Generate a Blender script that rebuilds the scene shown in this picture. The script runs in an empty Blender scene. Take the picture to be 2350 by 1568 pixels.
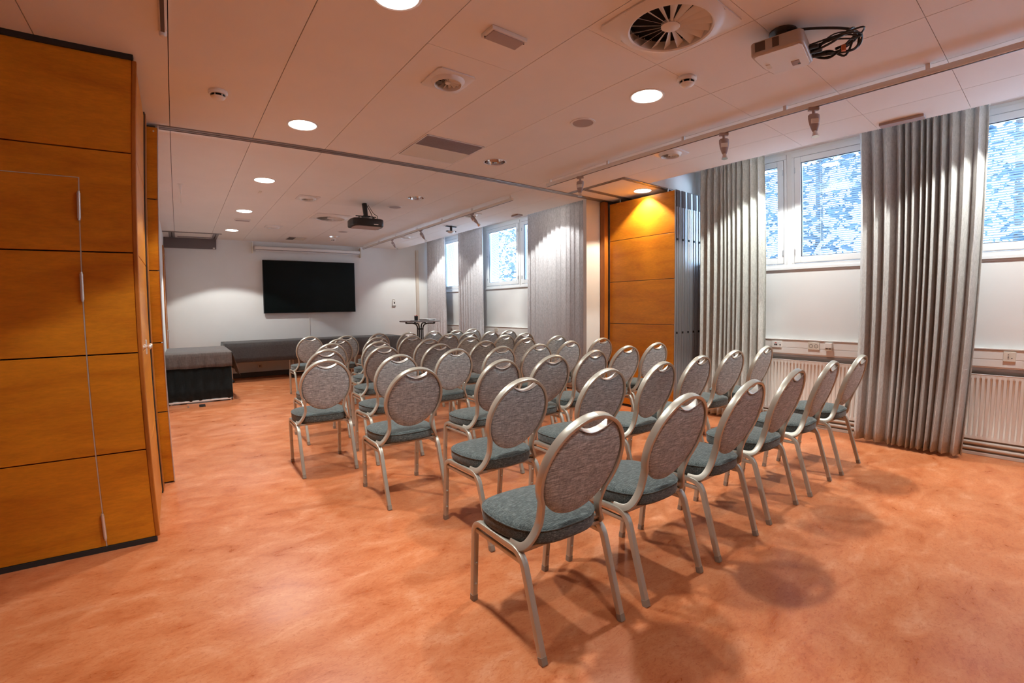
import bpy, bmesh, math, random
from mathutils import Vector, Matrix
random.seed(7)
SC = bpy.context.scene
C = SC.collection
PI = math.pi

# ------------------------------------------------------------------ camera
H = 2.768                      # ceiling height
cam_d = bpy.data.cameras.new('camera')
cam = bpy.data.objects.new('camera', cam_d); C.objects.link(cam)
_r = Vector((0.8007255, -0.5989327, -0.0108752)); _u = Vector((0.0507348, 0.0497166, 0.9974739)); _f = Vector((0.5968790, 0.7992546, -0.0701961))
m3 = Matrix((_r, _u, -_f)).transposed()
cam.matrix_world = Matrix.Translation((0, 0, 1.32)) @ m3.to_4x4()
cam_d.type = 'PANO'            # the wide lens of the photograph bends straight lines slightly: same lens polynomial here
cam_d.sensor_fit = 'HORIZONTAL'
cam_d.sensor_width = 36.0
cam_d.sensor_height = 36.0 * 1568 / 2350
cy = cam_d
cy.panorama_type = 'FISHEYE_LENS_POLYNOMIAL'
cy.fisheye_fov = math.radians(170)
cy.fisheye_polynomial_k0 = 0.0
cy.fisheye_polynomial_k1 = -0.061688931668
cy.fisheye_polynomial_k2 = 0.00027889099981
cy.fisheye_polynomial_k3 = 2.8876444478933e-05
cy.fisheye_polynomial_k4 = -3.788379228658e-07
cam_d.clip_start = 0.05
SC.camera = cam

# ------------------------------------------------------------------ world and exposure
w = bpy.data.worlds.new('daylight'); SC.world = w; w.use_nodes = True
bg = w.node_tree.nodes['Background']
bg.inputs[0].default_value = (0.60, 0.78, 1.0, 1); bg.inputs[1].default_value = 6.5
SC.view_settings.view_transform = 'Standard'
SC.view_settings.look = 'None'
SC.view_settings.gamma = 1.0
SC.view_settings.use_curve_mapping = False
SC.view_settings.exposure = 1.28
SPOT_W = 72.0
LAMP_COL = (0.96, 1.0, 0.97)
SC.cycles.max_bounces = 8
SC.cycles.diffuse_bounces = 4
SC.cycles.use_adaptive_sampling = True
SC.cycles.adaptive_threshold = 0.05
SC.cycles.glossy_bounces = 3
SC.cycles.transparent_max_bounces = 12
SC.cycles.caustics_reflective = False
SC.cycles.caustics_refractive = False
SC.cycles.sample_clamp_indirect = 6.0

# ------------------------------------------------------------------ materials
def mat(name, col, rough=0.6, metal=0.0, spec=0.5, coat=0.0, emit=None, es=0.0):
    m = bpy.data.materials.new(name); m.use_nodes = True
    b = m.node_tree.nodes['Principled BSDF']
    b.inputs['Base Color'].default_value = (*col, 1)
    b.inputs['Roughness'].default_value = rough
    b.inputs['Metallic'].default_value = metal
    b.inputs['Specular IOR Level'].default_value = spec
    b.inputs['Coat Weight'].default_value = coat
    if emit:
        b.inputs['Emission Color'].default_value = (*emit, 1); b.inputs['Emission Strength'].default_value = es
    m['b'] = 1
    return m
def N(m, t, **kw):
    n = m.node_tree.nodes.new(t)
    for k, v in kw.items(): setattr(n, k, v)
    return n
def L(m, a, b): m.node_tree.links.new(a, b)
def coords(m, scale=(1, 1, 1), kind='Object', rot=(0, 0, 0)):
    tc = N(m, 'ShaderNodeTexCoord'); mp = N(m, 'ShaderNodeMapping')
    mp.inputs['Scale'].default_value = scale; mp.inputs['Rotation'].default_value = rot
    L(m, tc.outputs[kind], mp.inputs[0]); return mp.outputs[0]
def noise(m, vec, scale, detail=4, rough=0.55, dist=0.0):
    n = N(m, 'ShaderNodeTexNoise'); n.inputs['Scale'].default_value = scale; n.inputs['Detail'].default_value = detail
    n.inputs['Roughness'].default_value = rough; n.inputs['Distortion'].default_value = dist
    L(m, vec, n.inputs['Vector']); return n.outputs['Fac']
def ramp(m, fac, stops):
    r = N(m, 'ShaderNodeValToRGB'); e = r.color_ramp.elements
    e[0].position = stops[0][0]; e[0].color = (*stops[0][1], 1)
    e[1].position = stops[-1][0]; e[1].color = (*stops[-1][1], 1)
    for p, c in stops[1:-1]:
        x = e.new(p); x.color = (*c, 1)
    L(m, fac, r.inputs[0]); return r.outputs[0]
def mixc(m, fac, a, b, mode='MIX'):
    x = N(m, 'ShaderNodeMix', data_type='RGBA', blend_type=mode)
    for s, i in ((fac, 0), (a, 6), (b, 7)):
        if isinstance(s, (int, float)): x.inputs[i].default_value = s
        elif isinstance(s, tuple): x.inputs[i].default_value = (*s, 1)
        else: L(m, s, x.inputs[i])
    return x.outputs[2]
def bsdf(m): return m.node_tree.nodes['Principled BSDF']
def bump(m, fac, strength, dist=0.002):
    b = N(m, 'ShaderNodeBump'); b.inputs['Strength'].default_value = strength; b.inputs['Distance'].default_value = dist
    L(m, fac, b.inputs['Height']); L(m, b.outputs[0], bsdf(m).inputs['Normal'])

M = {}
def plain(name, *a, **k): M[name] = mat(name, *a, **k); return M[name]

# marbled linoleum floor
fm = plain('linoleum', (0.6, 0.22, 0.1), 0.32)
v = coords(fm)
big = noise(fm, v, 0.9, 3, 0.6)
mid = noise(fm, coords(fm, (1.0, 1.8, 1), rot=(0, 0, 0.5)), 4.0, 7, 0.68, 0.5)
fine = noise(fm, coords(fm, (1.3, 2.4, 1), rot=(0, 0, -0.35)), 30, 6, 0.74, 0.9)
c1 = ramp(fm, mid, [(0.30, (0.52, 0.135, 0.042)), (0.45, (0.64, 0.205, 0.078)), (0.55, (0.68, 0.240, 0.098)), (0.72, (0.76, 0.33, 0.17))])
c2 = ramp(fm, fine, [(0.34, (0.82, 0.66, 0.56)), (0.47, (0.98, 0.96, 0.95)), (0.58, (1.0, 1.02, 1.04)), (0.72, (1.0, 1.22, 1.40))])
c3 = ramp(fm, big, [(0.35, (0.90, 0.88, 0.86)), (0.65, (1, 1, 1))])
L(fm, mixc(fm, 1.0, mixc(fm, 1.0, c1, c2, 'MULTIPLY'), c3, 'MULTIPLY'), bsdf(fm).inputs['Base Color'])
L(fm, ramp(fm, mid, [(0.3, (0.26,) * 3), (0.7, (0.40,) * 3)]), bsdf(fm).inputs['Roughness'])
bsdf(fm).inputs['Specular IOR Level'].default_value = 0.4

def plaster(name, col, s=160, st=0.25):
    m = plain(name, col, 0.85, spec=0.25)
    v = coords(m); n = noise(m, v, s, 3)
    bump(m, n, st, 0.0015)
    L(m, mixc(m, 1.0, ramp(m, noise(m, v, 2.0, 3), [(0.3, tuple(c * 0.96 for c in col)), (0.7, col)]), (1, 1, 1), 'MULTIPLY'), bsdf(m).inputs['Base Color'])
    return m
plaster('white_wall', (0.80, 0.79, 0.77))
plaster('ceiling_tile', (0.87, 0.83, 0.79), 260, 0.12)
plaster('rough_white', (0.78, 0.76, 0.73), 90, 0.6)

def wood(name, axis_scale, dark, light, rough=0.34):
    m = plain(name, light, rough)
    v = coords(m, axis_scale)
    a = noise(m, v, 3.2, 5, 0.6, 0.8)
    b = noise(m, coords(m, tuple(s * 7 for s in axis_scale)), 6.0, 4, 0.7)
    c = ramp(m, a, [(0.3, dark), (0.52, light), (0.75, tuple(min(1, x * 1.18) for x in light))])
    d = ramp(m, b, [(0.35, (0.88,) * 3), (0.65, (1.05,) * 3)])
    L(m, mixc(m, 1.0, c, d, 'MULTIPLY'), bsdf(m).inputs['Base Color'])
    bsdf(m).inputs['Specular IOR Level'].default_value = 0.35
    return m
wood('cherry_veneer', (0.5, 0.5, 2.2), (0.50, 0.150, 0.008), (0.62, 0.220, 0.012))
wood('veneer_edge', (2.0, 2.0, 0.4), (0.30, 0.085, 0.010), (0.42, 0.130, 0.016), 0.4)

def woven(name, base, dark, light, sx, sz, axes='XZ', st=0.5, rough=0.9):
    m = plain(name, base, rough, spec=0.2)
    if axes == 'XZ': s1, s2 = (sx * 0.16, sx * 0.16, sz), (sx, sx * 0.2, sz * 0.10)
    else: s1, s2 = (sx * 0.16, sz, sz), (sx, sz * 0.12, sz * 0.12)
    a = noise(m, coords(m, s1), 1.0, 4, 0.75); b = noise(m, coords(m, s2), 1.0, 3, 0.7)
    c = ramp(m, a, [(0.33, dark), (0.5, base), (0.68, light)])
    d = ramp(m, b, [(0.32, (0.72,) * 3), (0.6, (1.12,) * 3)])
    L(m, mixc(m, 1.0, c, d, 'MULTIPLY'), bsdf(m).inputs['Base Color'])
    bsdf(m).inputs['Sheen Weight'].default_value = 0.25
    bump(m, a, st, 0.001)
    return m
woven('back_fabric', (0.34, 0.37, 0.38), (0.13, 0.143, 0.148), (0.68, 0.73, 0.74), 170, 330)
woven('seat_fabric', (0.070, 0.087, 0.085), (0.022, 0.032, 0.033), (0.22, 0.245, 0.235), 180, 330, 'XY')
woven('curtain_taupe', (0.52, 0.50, 0.475), (0.47, 0.45, 0.43), (0.57, 0.55, 0.525), 260, 260)
cm = woven('curtain_pale', (0.64, 0.64, 0.59), (0.56, 0.56, 0.51), (0.72, 0.72, 0.67), 260, 200)
def sheer(m, amount):
    nt = m.node_tree; b = bsdf(m); out = nt.nodes['Material Output']
    t = N(m, 'ShaderNodeBsdfTranslucent'); t.inputs[0].default_value = (0.62, 0.62, 0.66, 1)
    x = N(m, 'ShaderNodeMixShader'); x.inputs[0].default_value = amount
    L(m, b.outputs[0], x.inputs[1]); L(m, t.outputs[0], x.inputs[2]); L(m, x.outputs[0], out.inputs[0])
sheer(cm, 0.05)
cs = woven('curtain_sheer', (0.60, 0.57, 0.58), (0.54, 0.51, 0.52), (0.66, 0.63, 0.64), 260, 240); sheer(cs, 0.05)
woven('tablecloth_grey', (0.060, 0.052, 0.050), (0.045, 0.038, 0.036), (0.080, 0.070, 0.068), 160, 160, st=0.2)
woven('tablecloth_brown', (0.105, 0.082, 0.074), (0.085, 0.066, 0.058), (0.13, 0.104, 0.094), 160, 160, st=0.2)
woven('black_cloth', (0.006, 0.010, 0.011), (0.004, 0.007, 0.008), (0.010, 0.015, 0.016), 160, 160, st=0.2)

fr = plain('champagne_metal', (0.50, 0.475, 0.405), 0.36, 0.5)
bump(fr, noise(fr, coords(fr), 60, 2), 0.05, 0.001)
plain('bright_metal', (0.72, 0.69, 0.64), 0.42, 0.75)
plain('aluminium', (0.62, 0.63, 0.65), 0.38, 0.85)
plain('dark_slot', (0.02, 0.018, 0.018), 0.7)
plain('black_plastic', (0.012, 0.012, 0.013), 0.4)
plain('grey_rail', (0.34, 0.31, 0.30), 0.45, 0.6)
plain('white_metal', (0.78, 0.75, 0.72), 0.4)
plain('white_plastic', (0.80, 0.77, 0.73), 0.45)
plain('cream_plastic', (0.72, 0.66, 0.56), 0.5)
plain('radiator_enamel', (0.80, 0.76, 0.70), 0.4)
plain('window_paint', (0.78, 0.78, 0.78), 0.4)
plain('grey_panel', (0.16, 0.13, 0.13), 0.55)
plain('screen_glass', (0.002, 0.005, 0.005), 0.25, spec=0.15)
plain('beige_paint_and_shade', (0.62, 0.53, 0.45), 0.6)  # beige corner post; also shade and floor bounce coloured onto white pipes
plain('shaded_case', (0.46, 0.39, 0.34), 0.5)  # white projector case, shade on its sides put into the colour
plain('orange_plastic', (0.75, 0.22, 0.08), 0.5)
plain('red_plastic', (0.6, 0.02, 0.01), 0.5)
plain('paper', (0.75, 0.76, 0.76), 0.7)
plain('rubber', (0.30, 0.25, 0.20), 0.6)
plain('mirror_reflector', (0.75, 0.75, 0.76), 0.12, 1.0)
plain('light_grey_foam', (0.42, 0.35, 0.34), 0.8)
plain('louvre_dark', (0.10, 0.075, 0.065), 0.6)
plain('opal_lit', (0.9, 0.9, 0.9), 0.5, emit=(1, 0.97, 0.93), es=5.0)
plain('lens_lit', (0.9, 0.9, 0.9), 0.5, emit=(1, 0.95, 0.88), es=9.0)
plain('blind_slat', (0.17, 0.28, 0.42), 0.5)
plain('snow', (0.85, 0.88, 0.92), 0.8)
plain('foliage', (0.03, 0.07, 0.12), 0.8)
plain('bark', (0.08, 0.07, 0.07), 0.9)
g = bpy.data.materials.new('pane_glass'); g.use_nodes = True; M['pane_glass'] = g
nt = g.node_tree; nt.nodes.remove(nt.nodes['Principled BSDF'])
tr = nt.nodes.new('ShaderNodeBsdfTransparent'); tr.inputs[0].default_value = (0.93, 0.96, 0.97, 1)
gl = nt.nodes.new('ShaderNodeBsdfGlossy'); gl.inputs['Roughness'].default_value = 0.02
lw = nt.nodes.new('ShaderNodeLayerWeight'); pw = nt.nodes.new('ShaderNodeMath'); pw.operation = 'POWER'; pw.inputs[1].default_value = 5.0
nt.links.new(lw.outputs['Facing'], pw.inputs[0]); fz = nt.nodes.new('ShaderNodeMath'); fz.operation = 'MULTIPLY_ADD'; fz.inputs[1].default_value = 0.9; fz.inputs[2].default_value = 0.05; nt.links.new(pw.outputs[0], fz.inputs[0])
mx = nt.nodes.new('ShaderNodeMixShader')
nt.links.new(fz.outputs[0], mx.inputs[0]); nt.links.new(tr.outputs[0], mx.inputs[1]); nt.links.new(gl.outputs[0], mx.inputs[2])
nt.links.new(mx.outputs[0], nt.nodes['Material Output'].inputs[0])

# ------------------------------------------------------------------ mesh helpers
class MB:
    def __init__(s): s.v = []; s.f = []
    def add(s, vs, fs):
        o = len(s.v); s.v += [tuple(p) for p in vs]; s.f += [tuple(i + o for i in f) for f in fs]; return s
    def box(s, x0, x1, y0, y1, z0, z1):
        return s.add([(x0, y0, z0), (x1, y0, z0), (x1, y1, z0), (x0, y1, z0), (x0, y0, z1), (x1, y0, z1), (x1, y1, z1), (x0, y1, z1)],
                     [(0, 3, 2, 1), (4, 5, 6, 7), (0, 1, 5, 4), (1, 2, 6, 5), (2, 3, 7, 6), (3, 0, 4, 7)])
    def cbox(s, c, size, rot=0.0):
        a, b, d = (q / 2 for q in size); R = Matrix.Rotation(rot, 3, 'Z')
        vs = [Vector(c) + R @ Vector((x * a, y * b, z * d)) for z in (-1, 1) for x, y in ((-1, -1), (1, -1), (1, 1), (-1, 1))]
        return s.add(vs, [(0, 3, 2, 1), (4, 5, 6, 7), (0, 1, 5, 4), (1, 2, 6, 5), (2, 3, 7, 6), (3, 0, 4, 7)])
    def prism(s, pts, z0, z1):
        n = len(pts)
        return s.add([(x, y, z0) for x, y in pts] + [(x, y, z1) for x, y in pts],
                     [tuple(range(n))[::-1], tuple(range(n, 2 * n))] + [(i, (i + 1) % n, n + (i + 1) % n, n + i) for i in range(n)])
    def cyl(s, a, b, r0, r1=None, n=20, caps=True):
        r1 = r0 if r1 is None else r1
        a = Vector(a); b = Vector(b); t = (b - a).normalized()
        u = t.orthogonal().normalized(); w_ = t.cross(u)
        vs = []
        for c, r in ((a, r0), (b, r1)):
            vs += [c + u * math.cos(2 * PI * i / n) * r + w_ * math.sin(2 * PI * i / n) * r for i in range(n)]
        fs = [(i, (i + 1) % n, n + (i + 1) % n, n + i) for i in range(n)]
        if caps: fs += [tuple(range(n))[::-1], tuple(range(n, 2 * n))]
        return s.add(vs, fs)
    def lathe(s, prof, c=(0, 0, 0), n=32, close=False):
        o = Vector(c); k = len(prof); vs = []; fs = []
        for r, z in prof:
            vs += [(o.x + r * math.cos(2 * PI * i / n), o.y + r * math.sin(2 * PI * i / n), o.z + z) for i in range(n)]
        for j in range(k - 1):
            fs += [(j * n + i, j * n + (i + 1) % n, (j + 1) * n + (i + 1) % n, (j + 1) * n + i) for i in range(n)]
        if close:
            fs += [tuple(range(n))[::-1], tuple((k - 1) * n + i for i in range(n))]
        return s.add(vs, fs)
    def sweep(s, path, prof, up, caps=True, closed=False):
        """prof: 2D points (a, b); a along side = t x n, b along n; n starts at `up` and is carried along the path."""
        path = [Vector(p) for p in path]; n = len(path); k = len(prof); vs = []; fs = []
        nrm = None
        for i in range(n):
            t = (path[min(i + 1, n - 1)] - path[max(i - 1, 0)]).normalized()
            if nrm is None: nrm = Vector(up)
            else:
                q = tp.rotation_difference(t); nrm = q @ nrm
            nrm = (nrm - t * nrm.dot(t)).normalized(); tp = t
            sd = t.cross(nrm)
            vs += [path[i] + sd * a + nrm * b for a, b in prof]
        for i in range(n - 1):
            fs += [(i * k + j, i * k + (j + 1) % k, (i + 1) * k + (j + 1) % k, (i + 1) * k + j) for j in range(k)]
        if caps: fs += [tuple(range(k))[::-1], tuple((n - 1) * k + j for j in range(k))]
        return s.add(vs, fs)
    def mirror_x(s):
        return s.add([(-x, y, z) for x, y, z in s.v], [tuple(reversed(f)) for f in s.f])
    def build(s, name, material, parent=None, smooth=False, bevel=0.0, seg=2, angle=35):
        me = bpy.data.meshes.new(name); me.from_pydata(s.v, [], s.f); me.update()
        bm = bmesh.new(); bm.from_mesh(me); bmesh.ops.recalc_face_normals(bm, faces=bm.faces)
        if bevel:
            ed = [e for e in bm.edges if len(e.link_faces) == 2 and e.calc_face_angle(0) > 0.6]
            bmesh.ops.bevel(bm, geom=ed, offset=bevel, segments=seg, profile=0.5, affect='EDGES', clamp_overlap=True)
        bm.to_mesh(me); bm.free()
        if smooth:
            me.polygons.foreach_set('use_smooth', [True] * len(me.polygons))
            me.set_sharp_from_angle(angle=math.radians(angle))
        me.materials.append(M[material])
        o = bpy.data.objects.new(name, me); C.objects.link(o)
        if parent: o.parent = parent
        return o
def split_mb(m_, tol=.003):
    """One MB per cluster of touching pieces."""
    par = list(range(len(m_.v)))
    def fd(i):
        while par[i] != i: par[i] = par[par[i]]; i = par[i]
        return i
    for f in m_.f:
        for k in f[1:]: par[fd(k)] = fd(f[0])
    isl = {}
    for i in range(len(m_.v)): isl.setdefault(fd(i), []).append(i)
    boxes = {k: [(min(m_.v[i][a] for i in ids), max(m_.v[i][a] for i in ids)) for a in range(3)] for k, ids in isl.items()}
    keys = list(isl); grp = {k: k for k in keys}
    def fg(k):
        while grp[k] != k: k = grp[k]
        return k
    for a in range(len(keys)):
        for b in range(a + 1, len(keys)):
            A, B = boxes[keys[a]], boxes[keys[b]]
            if all(A[q][0] - tol <= B[q][1] and B[q][0] - tol <= A[q][1] for q in range(3)): grp[fg(keys[a])] = fg(keys[b])
    out = {}
    for k in keys: out.setdefault(fg(k), []).extend(isl[k])
    res = []
    for ids in out.values():
        ids = sorted(ids); mp = {i: j for j, i in enumerate(ids)}; n_ = MB()
        n_.v = [m_.v[i] for i in ids]; n_.f = [tuple(mp[i] for i in f) for f in m_.f if f[0] in mp]
        res.append(n_)
    return res
SPLIT = {'bumper', 'cord', 'catch', 'hanger_bolt', 'bracket', 'glider', 'port', 'screw', 'collar', 'mount', 'side_grille', 'rib', 'hinge', 'leg', 'pin_hole', 'foot', 'cross_bar', 'pens', 'door_frame'}
_build = MB.build
def _b(s, name, material, parent=None, **k):
    if name in SPLIT:
        q = split_mb(s)
        if len(q) > 1: return [_build(p, name, material, parent, **k) for p in q][0]
    return _build(s, name, material, parent, **k)
MB.build = _b
def rrect(a, b, r, n=3):
    pts = []
    for cx, cy_, s0 in ((a - r, b - r, 0), (-a + r, b - r, 1), (-a + r, -b + r, 2), (a - r, -b + r, 3)):
        for i in range(n + 1):
            t = (s0 + i / n) * PI / 2; pts.append((cx + r * math.cos(t), cy_ + r * math.sin(t)))
    return pts
def circ(r, n=10): return [(r * math.cos(2 * PI * i / n), r * math.sin(2 * PI * i / n)) for i in range(n)]
def spline(pts, n=6):
    P = [Vector(p) for p in pts]; out = []
    for i in range(len(P) - 1):
        a = P[max(i - 1, 0)]; b = P[i]; c = P[i + 1]; d = P[min(i + 2, len(P) - 1)]
        for k in range(n):
            t = k / n
            out.append(0.5 * ((2 * b) + (c - a) * t + (2 * a - 5 * b + 4 * c - d) * t * t + (3 * b - a - 3 * c + d) * t ** 3))
    out.append(P[-1]); return out
def fillet(pts, r, n=6):
    P = [Vector(p) for p in pts]; out = [P[0]]
    for i in range(1, len(P) - 1):
        a = (P[i - 1] - P[i]); b = (P[i + 1] - P[i]); d = min(r, a.length * .49, b.length * .49)
        p0 = P[i] + a.normalized() * d; p1 = P[i] + b.normalized() * d
        for k in range(n + 1):
            t = k / n; out.append(p0.lerp(P[i], t).lerp(P[i].lerp(p1, t), t))
    out.append(P[-1]); return out
def empty(name, loc=(0, 0, 0), rz=0.0):
    o = bpy.data.objects.new(name, None); C.objects.link(o); o.location = loc; o.rotation_euler = (0, 0, rz); o.empty_display_size = 0.1; return o
def tag(o, label, cat, group=None, kind=None):
    o['label'] = label; o['category'] = cat
    if group: o['group'] = group
    if kind: o['kind'] = kind
    return o
def struct(o): o['kind'] = 'structure'; return o
def kids(o): return [c for c in bpy.data.objects if c.parent == o]
def copy_tree(src, parent=None, tree=None):
    c = src.copy(); C.objects.link(c)
    if parent: c.parent = parent
    for k in TREE.get(src.name, []): copy_tree(k, c)
    return c
TREE = {}
def freeze(root):
    TREE[root.name] = kids(root)
    for k in TREE[root.name]: freeze(k)
def label_part(o, t): o['label'] = t; return o

# ------------------------------------------------------------------ lamps (fixtures and their own light)
def spot(x, y, z, power=None, col=LAMP_COL, half=55):
    l = bpy.data.lights.new('downlight_beam', 'SPOT'); l.energy = power or SPOT_W; l.color = col
    l.spot_size = math.radians(2 * half); l.spot_blend = 0.12; l.shadow_soft_size = 0.075
    o = bpy.data.objects.new('downlight_beam', l); C.objects.link(o); o.location = (x, y, z); return o
def downlight(x, y, z=H, lit=True, opal=True, label='', beam=True, k=1.0):
    r = empty('downlight', (x, y, z))
    MB().lathe([(0.100, 0.001), (0.104, -0.004), (0.112, -0.006), (0.118, -0.003), (0.119, 0.002)], n=40).build('trim_ring', 'white_metal', r, smooth=True)
    if opal:
        MB().lathe([(0.0001, -0.0035), (0.06, -0.0035), (0.101, -0.002), (0.101, 0.006)], n=40).build('diffuser', 'opal_lit' if lit else 'white_plastic', r, smooth=True)
    else:
        MB().lathe([(0.100, 0.0), (0.094, 0.03), (0.075, 0.075), (0.05, 0.10)], n=24).build('reflector', 'mirror_reflector', r, smooth=False)
        MB().lathe([(0.0001, 0.10), (0.05, 0.10)], n=24).build('lamp_glass', 'white_plastic', r)
    tag(r, label, 'ceiling light', 'round ceiling downlights')
    if lit and beam: s = spot(x, y, z - 0.012, SPOT_W * k)
    return r

# ------------------------------------------------------------------ the room
XL, XE, XW, XWP, YB, YF = -3.3, 4.54, 5.55, 5.50, -3.4, 10.57
ZP = 3.06        # ceiling of the curtain pocket
struct(MB().box(XL, XW + .3, YB, YF + .3, -0.12, 0.0).build('floor', 'linoleum'))

# ceiling: tiles as bevelled slabs with fine joints, holes where fixtures recess
HOLES = [(2.06, 1.385, .215), (1.46, 2.60, .10), (3.82, 2.606, .10), (1.46, 6.26, .10), (2.06, 7.40, .215), (1.43, 8.62, .10), (3.814, 6.128, .10), (3.86, 8.65, .10),
         (2.665, 3.82, .100), (2.665, 5.61, .100), (2.665, 9.31, .100)]
def ceiling():
    bm = bmesh.new()
    strips = []
    x = -0.0425
    xs = [XL, -3.0425, -2.4425, -1.8425, -1.2425, -0.6425]
    while x < 4.0: xs.append(round(x, 4)); x += 0.6
    xs += [4.125, XE]
    for i in range(len(xs) - 1):
        a, b = xs[i], xs[i + 1]
        if a < 0.5: cuts = [-1.5, 4.35]
        elif a < 1.1: cuts = [-1.9, 4.35]
        elif a < 1.7: cuts = [0.486, 2.286, 4.35, 6.486, 8.886]
        elif a < 2.3: cuts = [-0.114, 1.086, 1.686, 4.35, 6.486, 8.886]
        else: cuts = [-0.714, -0.114, 0.486, 1.086, 1.686, 4.35, 6.486, 8.286]
        ys = [YB] + cuts + [YF]
        for j in range(len(ys) - 1):
            c, d = ys[j], ys[j + 1]
            gx, gy = 0.0022, (0.0014 if abs(c - 4.35) > .01 and abs(d - 4.35) > .01 else 0.001)
            strips.append((a + gx, b - gx, c + gy, d - gy))
    strips.append((XE - .002, XW, 3.42, 4.40))
    for x0, x1, y0, y1 in strips:
        loops = [[(x0, y0), (x1, y0), (x1, y1), (x0, y1)]]
        for hx, hy, hr in HOLES:
            if x0 < hx < x1 and y0 < hy < y1:
                loops.append([(hx + hr * math.cos(2 * PI * k / 32), hy + hr * math.sin(2 * PI * k / 32)) for k in range(32)])
        es = []
        for lp in loops:
            vs = [bm.verts.new((px, py, H)) for px, py in lp]
            es += [bm.edges.new((vs[k], vs[(k + 1) % len(vs)])) for k in range(len(vs))]
        fs = bmesh.ops.triangle_fill(bm, use_beauty=True, use_dissolve=False, edges=es)['geom']
        fs = [f for f in fs if isinstance(f, bmesh.types.BMFace)]
        ext = bmesh.ops.extrude_face_region(bm, geom=fs)
        bmesh.ops.translate(bm, vec=(0, 0, 0.02), verts=[e for e in ext['geom'] if isinstance(e, bmesh.types.BMVert)])
    bmesh.ops.recalc_face_normals(bm, faces=bm.faces)
    me = bpy.data.meshes.new('ceiling'); bm.to_mesh(me); bm.free()
    me.materials.append(M['ceiling_tile'])
    o = bpy.data.objects.new('ceiling', me); C.objects.link(o); struct(o)
    MB().box(XL, XE - .02, YB, YF, H + .14, H + .2).build('ceiling_void', 'dark_slot', o)
    p = MB().box(XE, XE + .02, YB, 3.42, H, ZP).box(XE, XE + .02, 4.46, YF, H, ZP)
    p.box(XE, XW, YB, 3.42, ZP, ZP + .06).box(XE, XW, 4.46, YF, ZP, ZP + .06).box(XE, XW, 3.40, 3.42, H, ZP).box(XE, XW, 3.42, 4.46, H + .02, H + .1).box(XE, XW, 4.44, 4.46, H, ZP)
    p.build('curtain_recess', 'ceiling_tile', o)
    return o
ceiling()

# walls
struct(MB().box(XL, XW + .3, YF, YF + .2, 0, ZP + .1).build('wall_far', 'white_wall'))
struct(MB().box(XL, XW + .3, YB - .2, YB, 0, ZP + .1).build('wall_back', 'white_wall'))
struct(MB().box(XL - .2, XL, YB, 3.21, 0, ZP + .1).build('wall_side', 'white_wall'))
wl = MB().box(-.43, -.235, 4.46, YF, 0, H)
struct(wl.build('wall_left', 'white_wall'))
# window wall with real openings
WZ0, WZ1 = 1.755, 3.03
WINS = [(-2.6, -0.75), (-0.62, 0.83), (0.98, 2.18), (2.235, 3.36), (5.72, 7.10), (7.14, 8.30), (8.95, 10.2)]
mw = MB()
mw.box(XW, XW + .32, YB, YF, 0, WZ0).box(XW, XW + .32, YB, YF, WZ1, ZP + .15)
ys = [YB] + [q for a_, b_ in WINS for q in (a_, b_)] + [YF]
for i in range(0, len(ys), 2): mw.box(XW, XW + .32, ys[i], ys[i + 1], WZ0, WZ1)
struct(mw.build('wall_right', 'white_wall'))
struct(MB().box(XE, XW, 4.40, 4.46, 0, H).build('trim_1', 'rough_white'))       # the stub of wall behind the folded panels
struct(MB().box(4.965, 5.035, 10.53, YF, 0, H).build('trim_2', 'beige_paint_and_shade'))

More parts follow.
